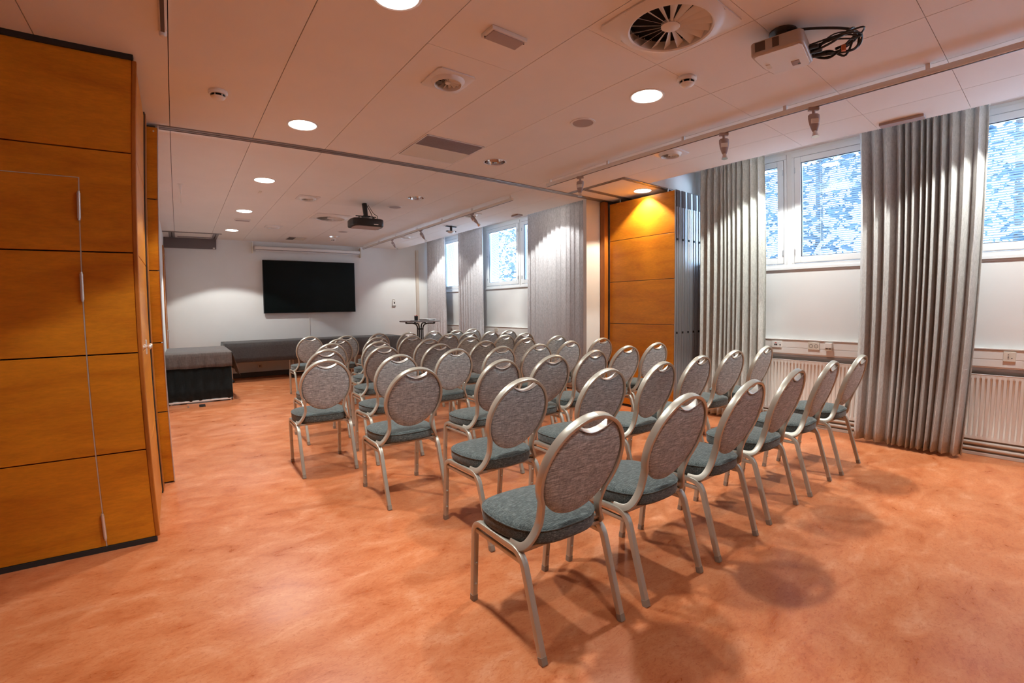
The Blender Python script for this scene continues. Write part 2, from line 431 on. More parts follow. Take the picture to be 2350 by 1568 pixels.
def window(i, y0, y1, hinge_far=True, blind=True):
    r = struct(empty('window_%d' % i, (XW, 0, 0)))
    fw_, x0 = 0.05, 0.02
    f = MB()
    f.box(-.012, .14, y0, y1, WZ0, WZ0 + .045).box(-.012, .14, y0, y1, WZ1 - .055, WZ1)
    f.box(-.012, .14, y0, y0 + .03, WZ0 + .045, WZ1 - .055).box(-.012, .14, y1 - .03, y1, WZ0 + .045, WZ1 - .055)
    f.build('frame', 'window_paint', r, bevel=.003, seg=1)
    a, b, c, d = y0 + .034, y1 - .034, WZ0 + .05, WZ1 - .06
    s = MB()
    w_ = .068
    for q in ((a, a + w_, c, d), (b - w_, b, c, d), (a + w_, b - w_, c, c + w_), (a + w_, b - w_, d - w_ * .9, d)):
        s.box(-.02, .05, q[0], q[1], q[2], q[3])
    s.build('sash', 'window_paint', r, bevel=.004, seg=2)
    ga, gb, gc, gd = a + w_, b - w_, c + w_, d - w_ * .9
    MB().box(.012, .016, ga - .004, gb + .004, gc - .004, gd + .004).build('glass', 'pane_glass', r)
    MB().box(-.004, .002, ga, gb, gc, gc + .006).box(-.004, .002, ga, gb, gd - .006, gd).box(-.004, .002, ga, ga + .006, gc, gd).box(-.004, .002, gb - .006, gb, gc, gd).build('glazing_bead', 'dark_slot', r)
    if blind:
        sl = MB(); z = gc + .012; tl = math.radians(17)
        while z < gd - .02:
            cx, hw = .075, .0125
            dx, dz = hw * math.cos(tl), hw * math.sin(tl)
            sl.add([(cx - dx, ga - .02, z + dz), (cx + dx, ga - .02, z - dz), (cx + dx, gb + .02, z - dz), (cx - dx, gb + .02, z + dz),
                    (cx - dx, ga - .02, z + dz + .001), (cx + dx, ga - .02, z - dz + .001), (cx + dx, gb + .02, z - dz + .001), (cx - dx, gb + .02, z + dz + .001)],
                   [(0, 1, 2, 3), (7, 6, 5, 4), (0, 4, 5, 1), (1, 5, 6, 2), (2, 6, 7, 3), (3, 7, 4, 0)])
            z += .0215
        o = sl.build('blind', 'blind_slat', r)
        cd = MB()
        for q in (.18, .82): cd.cyl((.06, ga + (gb - ga) * q, gc), (.06, ga + (gb - ga) * q, gd), .0012, n=6)
        cd.build('cord', 'white_plastic', o)
    hy = b - w_ / 2 if hinge_far else a + w_ / 2
    oy = a + w_ / 2 if hinge_far else b - w_ / 2
    for hz in (c + .12, d - .14):
        MB().cyl((-.026, b - .004 if hinge_far else a + .004, hz - .03), (-.026, b - .004 if hinge_far else a + .004, hz + .03), .006, n=10).build('hinge', 'aluminium', r, smooth=True)
    for hz in (c + .14, c + .62):
        MB().box(-.03, -.02, oy - .008, oy + .008, hz - .022, hz + .022).cyl((-.03, oy, hz), (-.042, oy, hz), .006, n=10).build('latch', 'aluminium', r, bevel=.002)
    return r
for i, (a_, b_) in enumerate(WINS): window(i + 1, a_, b_, hinge_far=(i % 2 == 0))
# sills: a moulded board under each run of windows
for k, (a_, b_) in enumerate([(-2.7, 3.40), (5.68, 8.36), (8.9, 10.25)]):
    struct(MB().box(XW - .022, XW + .01, a_, b_, 1.735, 1.765).box(XW - .012, XW, a_, b_, 1.72, 1.735).build('trim_%d' % (3 + k), 'window_paint', bevel=.003))
# outdoors: sky through the blinds, snowy trees and ground
tag(MB().box(XW + .33, XW + 14, -9, 20, .9, 1.0).build('snowy_garden', 'snow'), 'snow covered ground outside behind the window blinds', 'ground', kind='stuff')
def tree(x, y, h, r, seed):
    rnd = random.Random(seed); t = empty('snowy_tree', (x, y, 1.0))
    MB().cyl((0, 0, 0), (0, 0, h), .09, .03, n=8).build('trunk', 'bark', t)
    fo = MB(); sn = MB()
    for i in range(2600):
        z = rnd.uniform(.2, h); rr = r * (1 - z / h * .55) * math.sqrt(rnd.random()); a = rnd.uniform(0, 2 * PI)
        p = Vector((rr * math.cos(a), rr * math.sin(a), z)); s = rnd.uniform(.03, .10)
        u = Vector((rnd.uniform(-1, 1), rnd.uniform(-1, 1), rnd.uniform(-.6, .6))).normalized() * s
        v_ = u.orthogonal().normalized() * s * .55
        (sn if i % 3 == 0 else fo).add([p - u - v_, p + u - v_, p + u + v_, p - u + v_, p + Vector((0, 0, .02)) + u * .4], [(0, 1, 2, 3), (0, 4, 1), (2, 4, 3)])
    fo.build('foliage', 'foliage', t); sn.build('snow_cover', 'snow', t)
    return t
for (x, y, h, r, sd, lb) in [(8.8, 3.0, 4.4, 1.7, 1, 'frosted tree seen through the two windows beside the pale curtain'), (12.2, .6, 6.0, 2.1, 2, 'frosted tree seen low through the window at the right edge'),
                         (9.8, 12.6, 4.6, 1.5, 3, 'frosted tree seen through the far room windows')]:
    tag(tree(x, y, h, r, sd), lb, 'tree')

# ------------------------------------------------------------------ wooden cupboard front on the left, with the hinged door
PZ = [0.553, 1.108, 1.665, 2.2155]
def clad(x0, x1, z0, z1, y=3.21, lines=PZ, g=.007, thick=.03):
    m_ = MB(); zz = [z0] + [q for q in lines if z0 < q < z1] + [z1]
    for i in range(len(zz) - 1):
        m_.box(x0, x1, y, y + thick, zz[i] + (g / 2 if i else 0), zz[i + 1] - (g / 2 if i < len(zz) - 2 else 0))
    return m_
b = struct(MB().box(XL, -.225, 3.235, 4.08, .02, H - .02).build('wall_partition', 'dark_slot'))
DX0, DX1, DZ = -1.33, -.463, 2.055
clad(DX1 + .003, -.222, .03, 1.665 - .0035).build('cladding', 'cherry_veneer', b, bevel=.0015, seg=1)
MB().box(DX1 + .003, -.222, 3.21, 3.24, 1.6685, DZ + .003).box(DX0, -.222, 3.21, 3.24, DZ + .003, 2.212).build('cladding', 'cherry_veneer', b)
MB().box(DX0, -.222, 3.21, 3.24, 2.219, H - .03).build('cladding', 'cherry_veneer', b, bevel=.0015, seg=1)
clad(XL, DX0 - .003, .03, H - .03).build('cladding', 'cherry_veneer', b, bevel=.0015, seg=1)
MB().box(XL, -.215, 3.20, 3.25, H - .03, H).build('top_seal', 'dark_slot', b)
MB().box(XL, -.215, 3.20, 3.25, 0, .028).build('bottom_seal', 'dark_slot', b)
MB().box(-.222, -.198, 3.206, 3.24, .028, H - .03).build('corner_strip', 'veneer_edge', b, bevel=.006, seg=3)
d = struct(empty('door_1', (0, 0, 0)))
clad(DX0 + .003, DX1 - .002, .03, DZ, y=3.208).build('door_leaf', 'cherry_veneer', d, bevel=.0015, seg=1)
MB().box(DX1 - .0025, DX1 + .003, 3.207, 3.215, .03, DZ).box(DX0, DX1 + .003, 3.207, 3.215, DZ, DZ + .004).build('edge_strip', 'bright_metal', d)
for hz in (1.905, 1.476, .147):
    h_ = MB().cyl((DX1, 3.198, hz - .068), (DX1, 3.198, hz + .068), .0085, n=14)
    h_.cyl((DX1, 3.198, hz + .068), (DX1, 3.198, hz + .078), .006, n=10).cyl((DX1, 3.198, hz - .078), (DX1, 3.198, hz - .068), .006, n=10)
    h_.build('hinge', 'bright_metal', d, smooth=True)
# side of the cupboard: veneered doors seen edge on
d2 = struct(empty('door_2', (0, 0, 0)))
sm = MB()
zz = [.03] + PZ + [H - .03]
for i in range(5): sm.box(-.224, -.205, 3.25, 4.06, zz[i] + .003, zz[i + 1] - .003)
sm.build('door_leaf', 'cherry_veneer', d2, bevel=.0015, seg=1)
for yy in (3.36, 3.50):
    MB().lathe([(.0001, 0), (.012, 0), (.012, .004), (.006, .006), (.006, .022), (.014, .026), (.016, .034), (.010, .042), (.0001, .043)], n=20).build('knob', 'bright_metal', d2, smooth=True)
    k_ = C.objects[-1]; k_.rotation_euler = (0, PI / 2, 0); k_.location = (-.205, yy, 1.128)
MB().box(-.207, -.200, 3.60, 3.66, 1.07, 1.16).build('lock_plate', 'bright_metal', d2, bevel=.002)
struct(MB().box(-.235, -.200, 4.08, 4.115, 0, H).build('trim_6', 'dark_slot'))
struct(MB().box(-.30, -.196, 4.115, 4.275, 0, H).build('trim_7', 'veneer_edge'))

# folding partition panel standing in the track at the left
def panel_faces(root, L_, T_, z0, z1, lines, both=True):
    fc = MB(); zz = [z0] + lines + [z1]
    for i in range(len(zz) - 1):
        a_, b_ = zz[i] + (.0035 if i else 0), zz[i + 1] - (.0035 if i < len(zz) - 2 else 0)
        fc.box(-T_ / 2, -T_ / 2 + .014, .006, L_ - .006, a_, b_)
        if both: fc.box(T_ / 2 - .014, T_ / 2, .006, L_ - .006, a_, b_)
    fc.build('veneer_face', 'cherry_veneer', root, bevel=.001, seg=1)
def partition_panel(x, y, L_, T_=.112, rz=0.0):
    r = empty('partition_panel', (x, y, 0), rz)
    panel_faces(r, L_, T_, .035, 2.715, PZ)
    e = MB()
    # aluminium edge: two outer lips, a grooved middle
    e.box(-T_ / 2, -T_ / 2 + .012, 0, .012, .03, 2.72).box(T_ / 2 - .012, T_ / 2, 0, .012, .03, 2.72)
    e.box(-.030, -.014, -.006, .01, .03, 2.52).box(.014, .030, -.006, .01, .03, 2.52)
    e.box(-T_ / 2 + .012, T_ / 2 - .012, .010, .02, .03, 2.72)
    e.box(-.008, .008, .002, .012, .03, 2.72)
    e.build('edge_profile', 'aluminium', r, bevel=.001, seg=1)
    MB().box(-.036, .036, -.002, .012, 2.525, 2.725).build('top_lock', 'louvre_dark', r)
    MB().box(-.034, -.010, -.008, .0, 2.12, 2.145).box(-.034, -.010, -.008, .0, 1.0, 1.025).build('catch', 'dark_slot', r)
    MB().box(-T_ / 2 + .014, T_ / 2 - .014, .02, L_ - .006, .04, 2.71).build('core', 'grey_panel', r)
    MB().box(-T_ / 2, T_ / 2, L_ - .006, L_, .03, 2.72).build('end_profile', 'aluminium', r)
    MB().box(-T_ / 2 + .02, T_ / 2 - .02, .02, L_ - .02, .0, .04).build('bottom_seal', 'dark_slot', r)
    MB().cyl((0, .14, 2.71), (0, .14, H - .001), .009, n=10).cyl((0, L_ - .14, 2.71), (0, L_ - .14, H - .001), .009, n=10).build('hanger_bolt', 'aluminium', r)
    return r
names5 = ['folding partition panel whose orange wood face looks into the room', 'folded partition panel second from the room side of the stack', 'folded partition panel in the middle of the five',
          'folded partition panel second from the window side of the stack', 'folded partition panel nearest the window, beside the pale curtain']
for i in range(5):
    tag(partition_panel(4.945 + .121 * i, 3.27, 1.03, .116, 0.0), names5[i], 'partition panel', 'parked partition panels')
lp = empty('partition_panel', (-.122, 4.35, 0), PI / 2)
lf = MB(); zz = [.012, .568, 1.104, 1.652, 2.192, H - .03]
for i in range(5): lf.box(-.052, .052, .004, .8, zz[i] + (.004 if i else 0), zz[i + 1] - (.004 if i < 4 else 0))
lf.build('veneer_face', 'cherry_veneer', lp, bevel=.001, seg=1)
MB().box(-.054, .054, 0, .006, .005, H - .02).build('edge_profile', 'aluminium', lp)
MB().box(-.047, .047, .02, .78, .005, H - .02).build('core', 'dark_slot', lp)
MB().cyl((-.050, .03, H - .06), (-.060, .03, H - .06), .006, n=10).build('bumper', 'white_plastic', lp)
tag(lp, 'end of the wooden partition panel standing in its pocket at left', 'partition panel')
tag(MB().box(4.80, 4.872, 4.315, 4.395, 0, 2.75).build('wooden_jamb', 'veneer_edge', bevel=.003), 'narrow orange wood jamb between the white wall stub and folded panels', 'door jamb')

# ceiling rails for the partition
def rail(name, x0, x1, y0, y1, label, along='x', wd=.085, z=H):
    r = empty(name, (0, 0, 0)); m_ = MB(); s_ = MB(); h2 = wd / 2; g2 = .007
    if along == 'x':
        yc = y0
        m_.box(x0, x1, yc - h2, yc - g2, z - .006, z + .004).box(x0, x1, yc + g2, yc + h2, z - .006, z + .004)
        m_.box(x0, x1, yc - h2, yc - h2 + .006, z - .010, z - .005).box(x0, x1, yc + h2 - .006, yc + h2, z - .010, z - .005)
        s_.box(x0, x1, yc - g2, yc + g2, z - .0025, z + .003)
    else:
        xc = x0
        m_.box(xc - h2, xc - g2, y0, y1, z - .006, z + .004).box(xc + g2, xc + h2, y0, y1, z - .006, z + .004)
        s_.box(xc - g2, xc + g2, y0, y1, z - .0025, z + .003)
    m_.build('rail_profile', 'grey_rail', r); s_.build('slot', 'dark_slot', r)
    return tag(r, label, 'ceiling rail', 'partition rails in the ceiling')
rail('ceiling_rail', -.12, 5.45, 4.35, 4.35, 'long partition rail crossing the whole ceiling between the two rooms')
rail('ceiling_rail', 4.15, 4.15, 3.46, 4.30, 'short parking rail from the long rail to the folded panels', 'y', .06)
rail('ceiling_rail', 4.12, 5.45, 3.44, 3.44, 'short parking rail above the near ends of the folded panels', 'x', .06)
rail('ceiling_rail', 4.19, 5.45, 4.06, 4.06, 'short parking rail above the far ends of the folded panels', 'x', .06)
rail('ceiling_rail', -.235, .72, 9.80, 9.80, 'far left parking rail parallel to the screen wall', 'x', .05)
rail('ceiling_rail', -.09, -.09, 9.84, 10.54, 'far left parking rail nearest the left wall', 'y', .10)
rail('ceiling_rail', .63, .63, 9.84, 10.54, 'far left parking rail at the outer end of the dark board', 'y', .10)
rail('ceiling_rail', .0, .57, 10.36, 10.36, 'far left parking rail just in front of the dark board', 'x', .05)
bo = MB().box(-.23, .67, 10.53, 10.568, 2.57, H - .005).build('fascia_board', 'grey_panel', bevel=.003)
tag(bo, 'dark grey board under the ceiling at the far left corner', 'board')
MB().box(.61, .65, 10.524, 10.53, 2.575, 2.60).build('sticker', 'white_plastic', bo)

# far left door beyond the partition
dd = struct(empty('door_3', (0, 0, 0)))
MB().box(-.236, -.215, 9.62, 9.70, 0, 2.5).box(-.236, -.215, 10.44, 10.53, 0, 2.5).box(-.236, -.215, 9.70, 10.44, 2.42, 2.5).build('door_frame', 'veneer_edge', dd)
MB().box(-.236, -.226, 9.70, 10.44, .01, 2.42).build('door_leaf', 'cream_plastic', dd)
MB().cyl((-.226, 9.78, 1.03), (-.18, 9.78, 1.03), .009, n=10).cyl((-.18, 9.78, 1.03), (-.18, 9.90, 1.03), .008, n=10).build('handle', 'bright_metal', dd, smooth=True)

# far wall skirting and others
struct(MB().box(-.235, 4.96, YF - .014, YF, 0, .10).build('baseboard_far', 'louvre_dark'))

# ------------------------------------------------------------------ window side fittings
def duct(y0, y1, label):
    r = empty('cable_trunking', (XWP, 0, 0))
    MB().box(0, .05, y0, y1, .785, .955).build('body', 'white_plastic', r, bevel=.004)
    MB().box(-.004, .0, y0, y1, .80, .862).box(-.004, .0, y0, y1, .868, .945).build('cover_strip', 'white_plastic', r, bevel=.001, seg=1)
    MB().box(-.012, .05, y0, y1, .952, .960).build('top_lip', 'white_metal', r)
    MB().box(.0, .05, y0, y1, .762, .784).build('bottom_shadow_profile', 'grey_rail', r)
    return tag(r, label, 'cable trunking', 'white trunking along the window wall')
duct(-2.8, 3.36, 'white cable trunking above the radiators in the near room')
duct(5.2, 10.2, 'white cable trunking along the window wall of the far room')
def radiator(y0, y1, label, z0=.145, z1=.722):
    r = empty('radiator', (XWP, 0, 0)); m_ = MB()
    n = int((y1 - y0) / .0375); p = (y1 - y0) / n; vs = []; prof = []
    for i in range(n):
        a_ = y0 + i * p
        prof += [(a_, .0), (a_ + p * .50, .0), (a_ + p * .62, .011), (a_ + p * .88, .011)]
    prof.append((y1, 0))
    zs = [z0, z0 + .03, z0 + .045, z1 - .045, z1 - .03, z1]
    k = len(prof)
    for zi, z in enumerate(zs):
        amp = 0 if zi in (0, 1, 4, 5) else 1
        vs += [(dx * amp, yy, z) for yy, dx in prof]
    fs = [(j * k + i, j * k + i + 1, (j + 1) * k + i + 1, (j + 1) * k + i) for j in range(5) for i in range(k - 1)]
    m_.add(vs, fs); m_.box(.012, .030, y0, y1, z0, z1)
    m_.add([(0, y0, z0), (.012, y0, z0), (.012, y0, z1), (0, y0, z1)], [(0, 1, 2, 3)]).add([(0, y1, z0), (.012, y1, z0), (.012, y1, z1), (0, y1, z1)], [(0, 1, 2, 3)])
    m_.add([(0, y0, z0), (.012, y0, z0), (.012, y1, z0), (0, y1, z0)], [(0, 1, 2, 3)]).add([(0, y0, z1), (.012, y0, z1), (.012, y1, z1), (0, y1, z1)], [(0, 1, 2, 3)])
    m_.build('front_panel', 'radiator_enamel', r, smooth=True, angle=50)
    MB().box(-.002, .045, y0 - .004, y1 + .004, z1, z1 + .006).build('top_grille', 'radiator_enamel', r, bevel=.002)
    MB().box(.03, .05, y0 + .15, y0 + .19, z0 + .05, z1 - .05).box(.03, .05, y1 - .19, y1 - .15, z0 + .05, z1 - .05).build('bracket', 'white_metal', r)
    v_ = MB().cyl((.012, y1 + .02, z1 - .06), (.012, y1 + .08, z1 - .06), .018, n=14).cyl((.012, y1 + .02, z1 - .06), (.012, y1 - .0, z1 - .06), .008, n=10).cyl((.012, y1 + .02, z1 - .06), (.012, y1 + .02, .12), .0075, n=10)
    v_.build('valve', 'white_plastic', r, smooth=True)
    return tag(r, label, 'radiator', 'ribbed radiators below the windows')
radiator(1.30, 2.95, 'white ribbed radiator between the two near curtains')
radiator(-1.7, .78, 'white ribbed radiator at the right edge of the picture')
radiator(6.35, 7.75, 'white ribbed radiator under the first far room window')
radiator(8.70, 9.9, 'white ribbed radiator under the farthest window')
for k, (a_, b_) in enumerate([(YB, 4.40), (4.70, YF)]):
    q = struct(MB().box(XWP + .03, XW, a_, b_, 0, .145).box(XWP, XWP + .03, a_, b_, 0, .03).build('baseboard_%s' % ('right', 'right_far')[k], 'beige_paint_and_shade', bevel=.003))  # beige stands in for shade and orange bounce on white baseboard and pipes
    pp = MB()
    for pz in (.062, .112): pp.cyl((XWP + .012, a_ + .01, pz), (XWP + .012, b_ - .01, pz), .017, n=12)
    pp.build('pipe', 'beige_paint_and_shade', q, smooth=True)

def socket(y, kind, label, z=.895):
    r = empty('wall_socket', (XWP - .004, y, z))
    if kind == 'data':
        MB().box(-.010, 0, -.055, .055, -.036, .036).build('plate', 'white_plastic', r, bevel=.003)
        MB().box(-.0108, -.0098, .012, .026, -.012, .006).box(-.0108, -.0098, -.006, .008, -.012, .006).box(-.0108, -.0098, -.044, -.034, -.012, .004).build('port', 'black_plastic', r)
        MB().box(-.0108, -.0098, .0, .022, .014, .020).build('indicator', 'red_plastic', r)
    elif kind == 'double':
        MB().box(-.010, 0, -.060, .060, -.040, .040).build('plate', 'cream_plastic', r, bevel=.003)
        for dy in (-.027, .027):
            q = MB().cyl((-.0104, dy, 0), (-.0098, dy, 0), .021, n=24).build('socket_well', 'louvre_dark', r)
            MB().cyl((-.0112, dy, 0), (-.0102, dy, 0), .0165, n=24).build('socket_face', 'cream_plastic', q)
            MB().cyl((-.0118, dy - .009, 0), (-.011, dy - .009, 0), .0028, n=8).cyl((-.0118, dy + .009, 0), (-.011, dy + .009, 0), .0028, n=8).build('pin_hole', 'black_plastic', q)
    elif kind == 'box':
        MB().box(-.042, 0, -.035, .035, -.012, .045).build('housing', 'white_plastic', r, bevel=.004)
        MB().box(-.034, 0, -.033, .033, -.040, -.012).build('lower_cover', 'cream_plastic', r, bevel=.003)
        MB().box(-.0355, -.034, -.025, -.005, -.022, -.014).box(-.0355, -.034, .005, .025, -.022, -.014).build('port', 'black_plastic', r)
    elif kind == 'thermo':
        MB().box(-.012, 0, -.042, .042, -.042, .042).build('plate', 'cream_plastic', r, bevel=.003)
        mm = MB()
        for q in range(4): mm.box(-.0128, -.0118, .004, .012, -.020 + q * .012, -.014 + q * .012)
        mm.cyl((-.013, -.016, -.012), (-.0118, -.016, -.012), .005, n=10)
        mm.build('dial', 'louvre_dark', r)
    return tag(r, label, 'socket', 'sockets on the white trunking')
socket(2.31, 'data', 'double data socket on the trunking, nearest the pale curtain')
socket(1.908, 'double', 'round double power socket on the trunking over the radiator')
socket(1.749, 'box', 'projecting white junction box on the trunking beside the double socket')
socket(.285, 'thermo', 'square cream socket on the trunking right of the big curtain')
socket(.135, 'thermo', 'cream socket on the trunking cut by the right picture edge')
socket(7.90, 'double', 'double power socket on the trunking under the far room window')
socket(9.75, 'data', 'socket on the trunking end beside the farthest curtains', .85)

def curtain(y0, y1, yb0, yb1, n, material, label, x=5.27, z0=.03, z1=3.0, amp=.055, seed=1, tight=None, pw=.7):
    rnd = random.Random(seed)
    # fold widths
    wds = [rnd.uniform(.7, 1.3) for _ in range(n)]
    if tight:
        wds = [w_ * (0.80 if tight[0] < (i + .5) / n < tight[1] else 1.25) for i, w_ in enumerate(wds)]
    tot = sum(wds); amps = [amp * rnd.uniform(.75, 1.12) for _ in range(n + 1)]; S = 14
    cols = []; acc = 0
    for i in range(n):
        for k in range(S):
            u = (acc + wds[i] * k / S) / tot; ph = k / S
            A = amps[i] * (1 - ph) + amps[i + 1] * ph
            cols.append((u, ph, A, wds[i] / tot))
        acc += wds[i]
    cols.append((1.0, 0.0, amps[-1], wds[-1] / tot))
    zs = [z0, z0 + .1, z0 + .105, .4, .8, 1.2, 1.6, 2.0, 2.4, 2.7, 2.86, 2.868, z1]
    vs = []; k = len(cols)
    jit = [rnd.uniform(-1, 1) for _ in range(n + 2)]
    for zi, z in enumerate(zs):
        t = (z - z0) / (z1 - z0)
        a_, b_ = yb0 + (y0 - yb0) * t, yb1 + (y1 - yb1) * t
        for ci, (u, ph, A, wd) in enumerate(cols):
            s_ = math.sin(2 * PI * ph); sg = math.copysign(abs(s_) ** pw, s_)
            sway = .012 * jit[int(ci / S) % (n + 2)] * math.sin(t * 3 + ci / S)
            amp_z = 1.0 if t < .93 else .82
            yy = a_ + (b_ - a_) * u + .16 * wd * (b_ - a_) * math.sin(4 * PI * ph) * .6 + sway * (1 - t)
            vs.append((x + sg * A * amp_z + (.004 if zi == 1 else 0), yy, z))
    fs = [(j * k + i, j * k + i + 1, (j + 1) * k + i + 1, (j + 1) * k + i) for j in range(len(zs) - 1) for i in range(k - 1)]
    r = empty('curtain', (0, 0, 0))
    o = MB().add(vs, fs).build('drape', material, r, smooth=True, angle=80)
    sd = o.modifiers.new('thickness', 'SOLIDIFY'); sd.thickness = .003; sd.offset = 0
    g_ = MB()
    for i in range(0, k, S // 2):
        u, ph, A, wd = cols[i]
        yy = y0 + (y1 - y0) * u
        g_.box(x - .004, x + .004, yy - .004, yy + .004, z1 - .02, z1 + .04)
    g_.build('glider', 'white_plastic', r)
    return tag(r, label, 'curtain', 'floor length curtains along the windows')
curtain(.44, 1.41, .54, 1.40, 13, 'curtain_taupe', 'big taupe pleated curtain between the near windows, in front of radiators', seed=3, tight=(.22, .80), amp=.062, x=5.26)
curtain(2.36, 3.15, 2.34, 3.16, 11, 'curtain_pale', 'pale patterned curtain beside the folded orange panels', seed=5, tight=(.3, .75), x=5.26)
curtain(4.93, 6.52, 4.93, 6.54, 15, 'curtain_sheer', 'widest light grey curtain of the far room, beside the white wall stub', seed=8, amp=.040, pw=1.0, x=5.26)
curtain(8.02, 8.96, 8.04, 8.99, 9, 'curtain_sheer', 'light grey curtain between the two far room windows', seed=11, amp=.036, pw=1.0, x=5.26)
curtain(9.62, 10.48, 9.60, 10.50, 8, 'curtain_sheer', 'farthest light grey curtain in the corner behind the high table', seed=13, amp=.036, pw=1.0, x=5.26)
for (a_, b_, lb) in [(-3.0, 3.36, 'white curtain track in the recess of the near room'), (4.75, 10.5, 'white curtain track in the recess of the far room')]:
    tag(MB().box(5.245, 5.275, a_, b_, ZP - .018, ZP - .001).build('curtain_track', 'white_metal'), lb, 'curtain track')

# ------------------------------------------------------------------ downlights
for k, (x, y, lit, opal, lb) in enumerate([
    (.855, 2.00, 1, 1, 'large bright round downlight cut by the top picture edge'), (.855, 3.826, 1, 1, 'bright round downlight just in front of the long ceiling rail'),
    (.85, 5.64, 1, 1, 'bright round downlight nearest beyond the long ceiling rail'), (.85, 7.48, 1, 1, 'bright round downlight, middle of the three in the far room'),
    (.85, 9.30, 1, 1, 'small bright downlight farthest away, near the screen wall'), (2.662, 1.993, 1, 1, 'bright round downlight beside the smoke detector and big air vent'),
    (2.665, 3.82, 0, 0, 'unlit mirror downlight in front of the long rail beside the louvre'), (2.665, 5.61, 0, 0, 'unlit mirror downlight behind the long rail, near the track spots'),
    (2.665, 9.31, 0, 0, 'unlit mirror downlight beside the farthest smoke detector')]):
    downlight(x, y, H, bool(lit), bool(opal), lb)
dl = downlight(4.79, 3.675, H, True, True, 'glowing downlight directly above the folded orange panels', beam=False)
spot(4.79, 3.675, H - .010, SPOT_W * 1.0, (1, .84, .64))
for x, y, lb in ((.85, .18, 'bright round downlight above the viewpoint'),):
    downlight(x, y, H, True, True, lb, k=.6)
for y, lb in ((.2, 'beside the window at the right edge'), (2.05, 'beside the pale curtain'), (5.62, 'above the widest far curtain'), (7.45, 'between the two wider far curtains'), (9.30, 'above the farthest curtain')):
    downlight(4.72, y, ZP, True, True, 'round downlight up in the curtain recess ' + lb, k=1.4 if y < 4 else 1.1)

# ------------------------------------------------------------------ air vents
def swirl(x, y, size, R, nb, label, z=H):
    r = empty('ceiling_vent', (x, y, z)); h2 = size / 2
    bm_pl = MB(); n = 48; prof = []
    sq = []
    for i in range(n):
        a = 2 * PI * i / n + PI / n; m_ = max(abs(math.cos(a)), abs(math.sin(a))); sq.append((h2 * math.cos(a) / m_, h2 * math.sin(a) / m_))
    rings = [[(px, py, -.001) for px, py in sq], [(px, py, -.009) for px, py in sq], [(px * .97, py * .97, -.010) for px, py in sq]]
    for rr, zz_ in ((R * 1.30, -.010), (R * 1.22, -.018), (R * 1.12, -.030), (R * 1.04, -.034), (R * 1.0, -.028), (R * 1.0, .03)):
        rings.append([(rr * math.cos(2 * PI * i / n + PI / n), rr * math.sin(2 * PI * i / n + PI / n), zz_) for i in range(n)])
    vs = [p for q in rings for p in q]
    fs = [(j * n + i, j * n + (i + 1) % n, (j + 1) * n + (i + 1) % n, (j + 1) * n + i) for j in range(len(rings) - 1) for i in range(n)]
    bm_pl.add(vs, fs).build('face_plate', 'white_metal', r, smooth=True, angle=40)
    bl = MB(); tw = math.radians(-38); wd = 2 * PI * R / nb * .62
    for i in range(nb):
        a = 2 * PI * i / nb
        er = Vector((math.cos(a), math.sin(a), 0)); et = Vector((-math.sin(a), math.cos(a), 0))
        pts = []
        for rr, w_ in ((R * .22, wd * .30), (R * .99, wd)):
            for s_ in (-.5, .5):
                p = er * rr + et * (w_ * s_ * math.cos(tw)) + Vector((0, 0, -.012 + w_ * s_ * math.sin(tw)))
                pts.append(p)
        up = Vector((0, 0, .0016))
        q = [pts[0], pts[1], pts[3], pts[2]]
        bl.add(q + [p + up for p in q], [(3, 2, 1, 0), (4, 5, 6, 7), (0, 1, 5, 4), (1, 2, 6, 5), (2, 3, 7, 6), (3, 0, 4, 7)])
    bl.build('swirl_blade', 'white_metal', r)
    MB().lathe([(.0001, -.022), (R * .20, -.022), (R * .23, -.018), (R * .23, .0)], n=28).build('hub', 'white_metal', r, smooth=True)
    MB().lathe([(.0001, .045), (R * 1.0, .045), (R * 1.0, .02)], n=28).build('duct_mouth', 'dark_slot', r)
    return tag(r, label, 'air vent', 'swirl air vents in the ceiling')
swirl(2.062, 1.385, .525, .205, 18, 'big swirl air vent in the near ceiling beside the white projector')
swirl(1.46, 2.60, .262, .082, 14, 'small square swirl vent between the flat lamp and round downlight')
swirl(3.82, 2.606, .262, .082, 14, 'small swirl vent beyond the spot track, above the pale curtain')
swirl(1.46, 6.26, .262, .082, 14, 'small swirl vent in the far room ceiling, nearest the long rail')
swirl(2.061, 7.40, .525, .205, 18, 'big swirl vent beside the black projector in the far room')
swirl(1.433, 8.62, .262, .082, 14, 'small swirl vent far back in front of the small ceiling louvre')
swirl(3.814, 6.128, .262, .082, 14, 'small swirl vent behind the first spot of the far track')
swirl(3.86, 8.65, .262, .082, 14, 'small swirl vent behind the farthest spots of the far track')
def louvre(x0, x1, y0, ym, y1, label, flip=False):
    r = empty('ceiling_grille', (0, 0, H))
    MB().box(x0, x1, y0, y0 + .008, -.006, 0).box(x0, x1, y1 - .008, y1, -.006, 0).box(x0, x0 + .008, y0, y1, -.006, 0).box(x1 - .008, x1, y0, y1, -.006, 0).build('frame', 'white_metal', r)
    if flip:
        MB().box(x0, ym, y0, y1, -.0035, .0).build('louvre_bed', 'louvre_dark', r)
        MB().box(ym, x1, y0, y1, -.004, 0).build('blank_plate', 'cream_plastic', r)
    else:
        MB().box(x0, x1, y0, ym, -.0015, .0).build('louvre_bed', 'louvre_dark', r)
        s_ = MB(); y = y0 + .012
        while y < ym - .006:
            s_.box(x0 + .008, x1 - .008, y, y + .006, -.006, -.002); y += .0165
        s_.build('louvre_slats', 'light_grey_foam', r)
        MB().box(x0, x1, ym, y1, -.004, 0).build('blank_plate', 'cream_plastic', r)
    return tag(r, label, 'ceiling grille')
